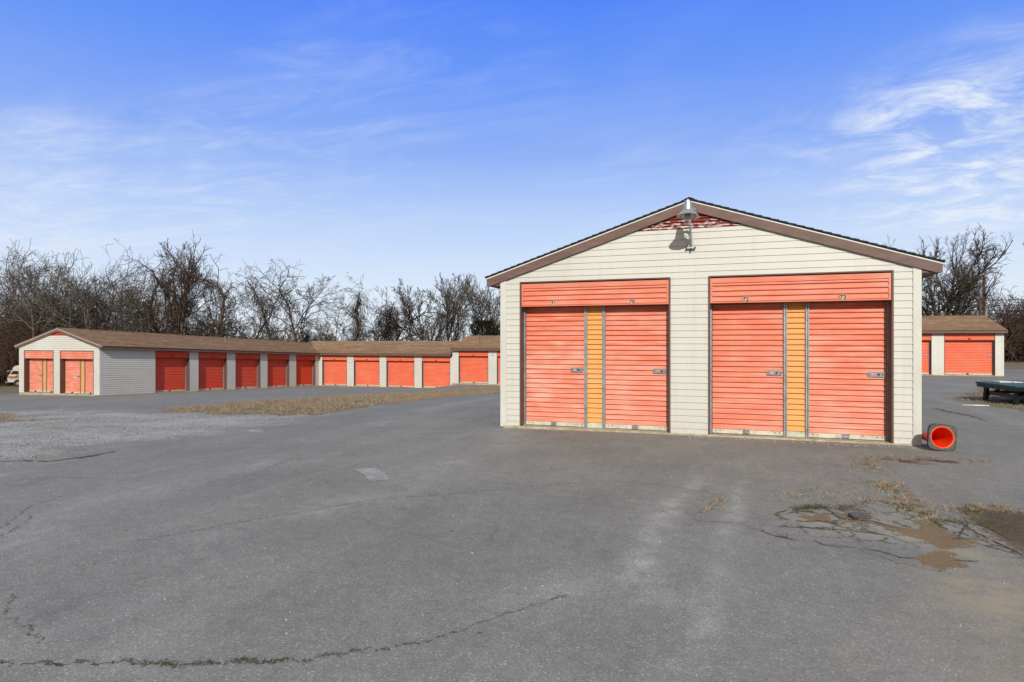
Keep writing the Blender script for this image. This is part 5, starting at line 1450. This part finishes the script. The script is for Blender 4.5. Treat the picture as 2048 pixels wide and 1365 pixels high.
blades('weeds', near_line([(.6, 6.62), (.85, 6.8), (1.05, 6.85)], 1000, .05, 17) + near_line([(1.6, 7.1), (1.8, 6.75), (1.95, 6.6)], 900, .06, 18) + near_line([(2.15, 7.1), (2.2, 6.5)], 700, .09, 27) + near_line(weedy[3:9], 350, .012, 20), .019, .0028, 'weed_green', 8, 1.3)
blades('weeds', near_line([(2.1, 9.9), (2.45, 9.75), (2.5, 9.7)], 900, .07, 21) + near_line([(2.5, 10.0), (2.95, 9.95)], 800, .05, 22) + near_line([(1.1, 6.9), (1.25, 6.6)], 400, .06, 23) + near_line([(.3, 5.8), (.5, 5.64)], 200, .02, 24) + near_line([(1.1, 8.3), (1.7, 7.9)], 400, .2, 25), .019, .0032, 'weed_red', 9, 1.6)
blades('dry_grass', [p for p in scatter_poly(leftgrass_poly, 5000, 31)], .05, .006, 'straw', 32, .9)

def bits(name, n, seed, mat, smin, smax, flat=.6, region=(-9, 3.5, 2.2, 12), kind='stuff'):
    r = np.random.default_rng(seed); v = []; f_ = []
    x0, x1, y0, y1 = region
    for i in range(n):
        x, y = r.uniform(x0, x1), y0 + (y1 - y0) * r.random() ** 1.3; s = r.uniform(smin, smax); z = g(x, y) + s * flat * .3; b = len(v)
        o_ = r.normal(0, .25, (6, 3)) * s
        P = np.array([[1, 0, 0], [-1, 0, 0], [0, 1, 0], [0, -1, 0], [0, 0, flat], [0, 0, -flat]]) * s + o_ + [x, y, z]
        v += P.tolist()
        for q in ((0, 2, 4), (2, 1, 4), (1, 3, 4), (3, 0, 4), (2, 0, 5), (1, 2, 5), (3, 1, 5), (0, 3, 5)): f_.append([b + k for k in q])
    o_ = build_np(name, np.array(v), np.array(f_), M[mat], smooth=False); tag(o_, kind=kind)
bits('pebbles', 420, 1, 'pebble', .003, .008)
bits('pebbles', 160, 5, 'pebble', .004, .012, region=(-.6, 2.9, 11.02, 11.3))
bits('dead_leaves', 70, 2, 'leaf', .008, .02, .15, region=(-9, 4, 3, 14))
bits('gravel_stones', 2200, 3, 'stone', .008, .024, region=(-20, -9.3, 5.6, 12.6))

# ------------------------------------------------------------------ world, sun, camera
SUN_EL = math.radians(31); AZ = math.radians(16)      # light travels towards +y, slightly -x
dirv = Vector((-math.sin(AZ) * math.cos(SUN_EL), math.cos(AZ) * math.cos(SUN_EL), -math.sin(SUN_EL)))
w = bpy.data.worlds.new('World'); S.world = w; w.use_nodes = True
w.cycles.sampling_method = 'MANUAL'; w.cycles.sample_map_resolution = 256
nt = w.node_tree
for n in list(nt.nodes): nt.nodes.remove(n)
t = NT(nt)
out = t.n('ShaderNodeOutputWorld'); bg = t.n('ShaderNodeBackground'); nt.links.new(bg.outputs[0], out.inputs[0])
sky = t.n('ShaderNodeTexSky', sky_type='NISHITA'); sky.sun_disc = False
sky.sun_elevation = SUN_EL
# sun position direction = -dirv ; nishita rotation measured from +Y clockwise
sp = -dirv; sky.sun_rotation = math.atan2(sp.x, sp.y)
sky.air_density = 1.0; sky.dust_density = .6; sky.ozone_density = 2.0
bg.inputs['Strength'].default_value = .12
dv = t.n('ShaderNodeTexCoord').outputs['Generated']
nrm = t.n('ShaderNodeVectorMath', operation='NORMALIZE'); nt.links.new(dv, nrm.inputs[0])
sep = t.n('ShaderNodeSeparateXYZ'); nt.links.new(nrm.outputs[0], sep.inputs[0])
zc = sep.outputs[2]
BLOBS_A = [(-57.1, 9.7, 9, 0.9), (-53.9, 10.9, 8, 0.7), (-49.0, 12.0, 9, 0.95), (-44.3, 14.7, 8, 0.8), (-39.3, 16.4, 10, 1.0), (-34.3, 19.3, 10, 0.6), (-30.8, 23.0, 10, 0.55), (-24.6, 24.5, 12, 0.4), (-20.0, 23.1, 8, 0.45), (-33.4, 11.1, 9, 0.5), (-26.4, 12.7, 7, 0.35), (-3.9, 25.7, 8, 0.35), (-50.7, 7.9, 12, 0.5), (-56.5, 13.6, 8, 0.25), (-13.1, 13.6, 10, 0.4), (-6.4, 13.7, 9, 0.4), (3.9, 3.5, 14, 0.5), (-41.6, 5.2, 10, 0.5)]
BLOBS_B = [(20.2, 13.7, 11, 0.7), (17.0, 12.9, 11, 0.5), (12.3, 13.6, 9, 0.4), (3.5, 15.0, 5, 0.75), (9.5, 15.1, 6, 0.7), (13.6, 15.6, 7, 0.8), (17.0, 14.6, 9, 1.0), (20.2, 14.4, 9, 1.0), (19.1, 11.9, 10, 0.75), (14.6, 11.8, 9, 0.5), (-57.7, 9.1, 7, 1.0), (-55.7, 8.9, 6, 0.6), (19.9, 7.6, 6, 0.6)]
grad = t.ramp(t.math('MAXIMUM', zc, 0.0), [(0.0, (.80, .87, .96)), (.07, (.73, .825, .965)), (.18, (.52, .665, .965)), (.29, (.262, .43, .955)), (.39, (.148, .325, .98)), (.48, (.080, .238, 1.0)), (.75, (.05, .17, .85)), (1.0, (.04, .14, .75))])
K = 1 / .12
def vscale(c, k):
    o_ = t.n('ShaderNodeVectorMath', operation='SCALE'); t.nt.links.new(c, o_.inputs[0]); o_.inputs['Scale'].default_value = k
    return o_.outputs[0]
base = t.mix(.10, vscale(grad, K), sky.outputs[0])
# warm pale fill added to the unseen sky behind camera and overhead, neutralises ambient
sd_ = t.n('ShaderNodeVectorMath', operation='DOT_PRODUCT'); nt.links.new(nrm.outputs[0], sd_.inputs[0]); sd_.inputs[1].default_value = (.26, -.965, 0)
sky_fill = t.math('MAXIMUM', t.smooth(sd_.outputs['Value'], -.28, .35), t.math('MULTIPLY', t.smooth(zc, .56, .80), .9))
base = t.mix(sky_fill, base, (.47 * K, .455 * K, .39 * K))
# cirrus: thin ice cloud on a high plane, gathered in a few bands of the sky
inv = t.math('DIVIDE', 1.0, t.math('ADD', t.math('MAXIMUM', zc, 0.0), .06))
px = t.math('MULTIPLY', sep.outputs[0], inv); py = t.math('MULTIPLY', sep.outputs[1], inv)
cv = t.n('ShaderNodeCombineXYZ'); nt.links.new(px, cv.inputs[0]); nt.links.new(py, cv.inputs[1])
mp = t.n('ShaderNodeMapping'); nt.links.new(cv.outputs[0], mp.inputs[0]); mp.inputs['Rotation'].default_value = (0, 0, math.radians(24)); mp.inputs['Scale'].default_value = (.55, 1.35, 1)
wisp = t.noise(mp.outputs[0], 1.15, 5, .60, dist=1.0)
wisp2 = t.noise(mp.outputs[0], 4.2, 3, .66, dist=.8)
mp2 = t.n('ShaderNodeMapping'); nt.links.new(cv.outputs[0], mp2.inputs[0]); mp2.inputs['Rotation'].default_value = (0, 0, math.radians(-12)); mp2.inputs['Scale'].default_value = (.9, 1.0, 1)
puff = t.noise(mp2.outputs[0], 3.2, 7, .66, dist=.6)
def bdir(az, el):     # az degrees right of +Y
    a, e = math.radians(az), math.radians(el); return (math.sin(a) * math.cos(e), math.cos(a) * math.cos(e), math.sin(e))
def blob(az, el, r0):
    d = t.n('ShaderNodeVectorMath', operation='DOT_PRODUCT'); nt.links.new(nrm.outputs[0], d.inputs[0]); d.inputs[1].default_value = bdir(az, el)
    return t.smooth(d.outputs['Value'], math.cos(math.radians(r0)), 1.0)
def ssum(L):
    o_ = L[0]
    for q in L[1:]: o_ = t.math('ADD', o_, q)
    return o_
streaks = ssum([t.math('MULTIPLY', blob(*b[:3]), b[3]) for b in BLOBS_A])
puffs = ssum([t.math('MULTIPLY', blob(*b[:3]), b[3]) for b in BLOBS_B])
fA = t.math('MULTIPLY', t.math('MULTIPLY', streaks, .29), t.math('ADD', t.math('MULTIPLY', t.smooth(wisp, .40, .95), .9), t.math('MULTIPLY', t.smooth(wisp2, .42, .75), .35)))
fB = t.math('MULTIPLY', t.math('MULTIPLY', puffs, .38), t.smooth(puff, .36, .84))
fC = t.math('MULTIPLY', t.math('MULTIPLY', t.smooth(zc, .42, .16), .14), t.smooth(wisp, .42, .80))
f_ = t.math('ADD', t.math('ADD', fA, fB), fC, clamp=True)
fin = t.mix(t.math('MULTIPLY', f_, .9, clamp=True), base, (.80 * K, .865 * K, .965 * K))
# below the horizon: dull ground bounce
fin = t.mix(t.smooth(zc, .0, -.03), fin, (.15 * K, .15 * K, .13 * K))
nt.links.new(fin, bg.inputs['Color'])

sun = bpy.data.lights.new('sun', 'SUN'); sun.energy = 3.8; sun.angle = math.radians(.53); sun.color = (1.0, .965, .88)
so = bpy.data.objects.new('sun', sun); C.objects.link(so); so.rotation_euler = dirv.to_track_quat('-Z', 'Y').to_euler(); so.location = (8, -20, 20)

cam = bpy.data.cameras.new('camera'); co_ = bpy.data.objects.new('camera', cam); C.objects.link(co_)
co_.location = (0, 0, 1.65); co_.rotation_euler = (PI / 2, 0, math.radians(18.9))
cam.sensor_width = 36; cam.lens = 1250 / 2048 * 36; cam.clip_end = 4000; cam.clip_start = .05
S.camera = co_
S.render.resolution_x = 1024; S.render.resolution_y = 682
S.view_settings.view_transform = 'Standard'; S.view_settings.look = 'None'; S.view_settings.exposure = 0; S.view_settings.gamma = 1

S.cycles.max_bounces = 5; S.cycles.diffuse_bounces = 3; S.cycles.glossy_bounces = 2; S.cycles.caustics_reflective = False; S.cycles.caustics_refractive = False
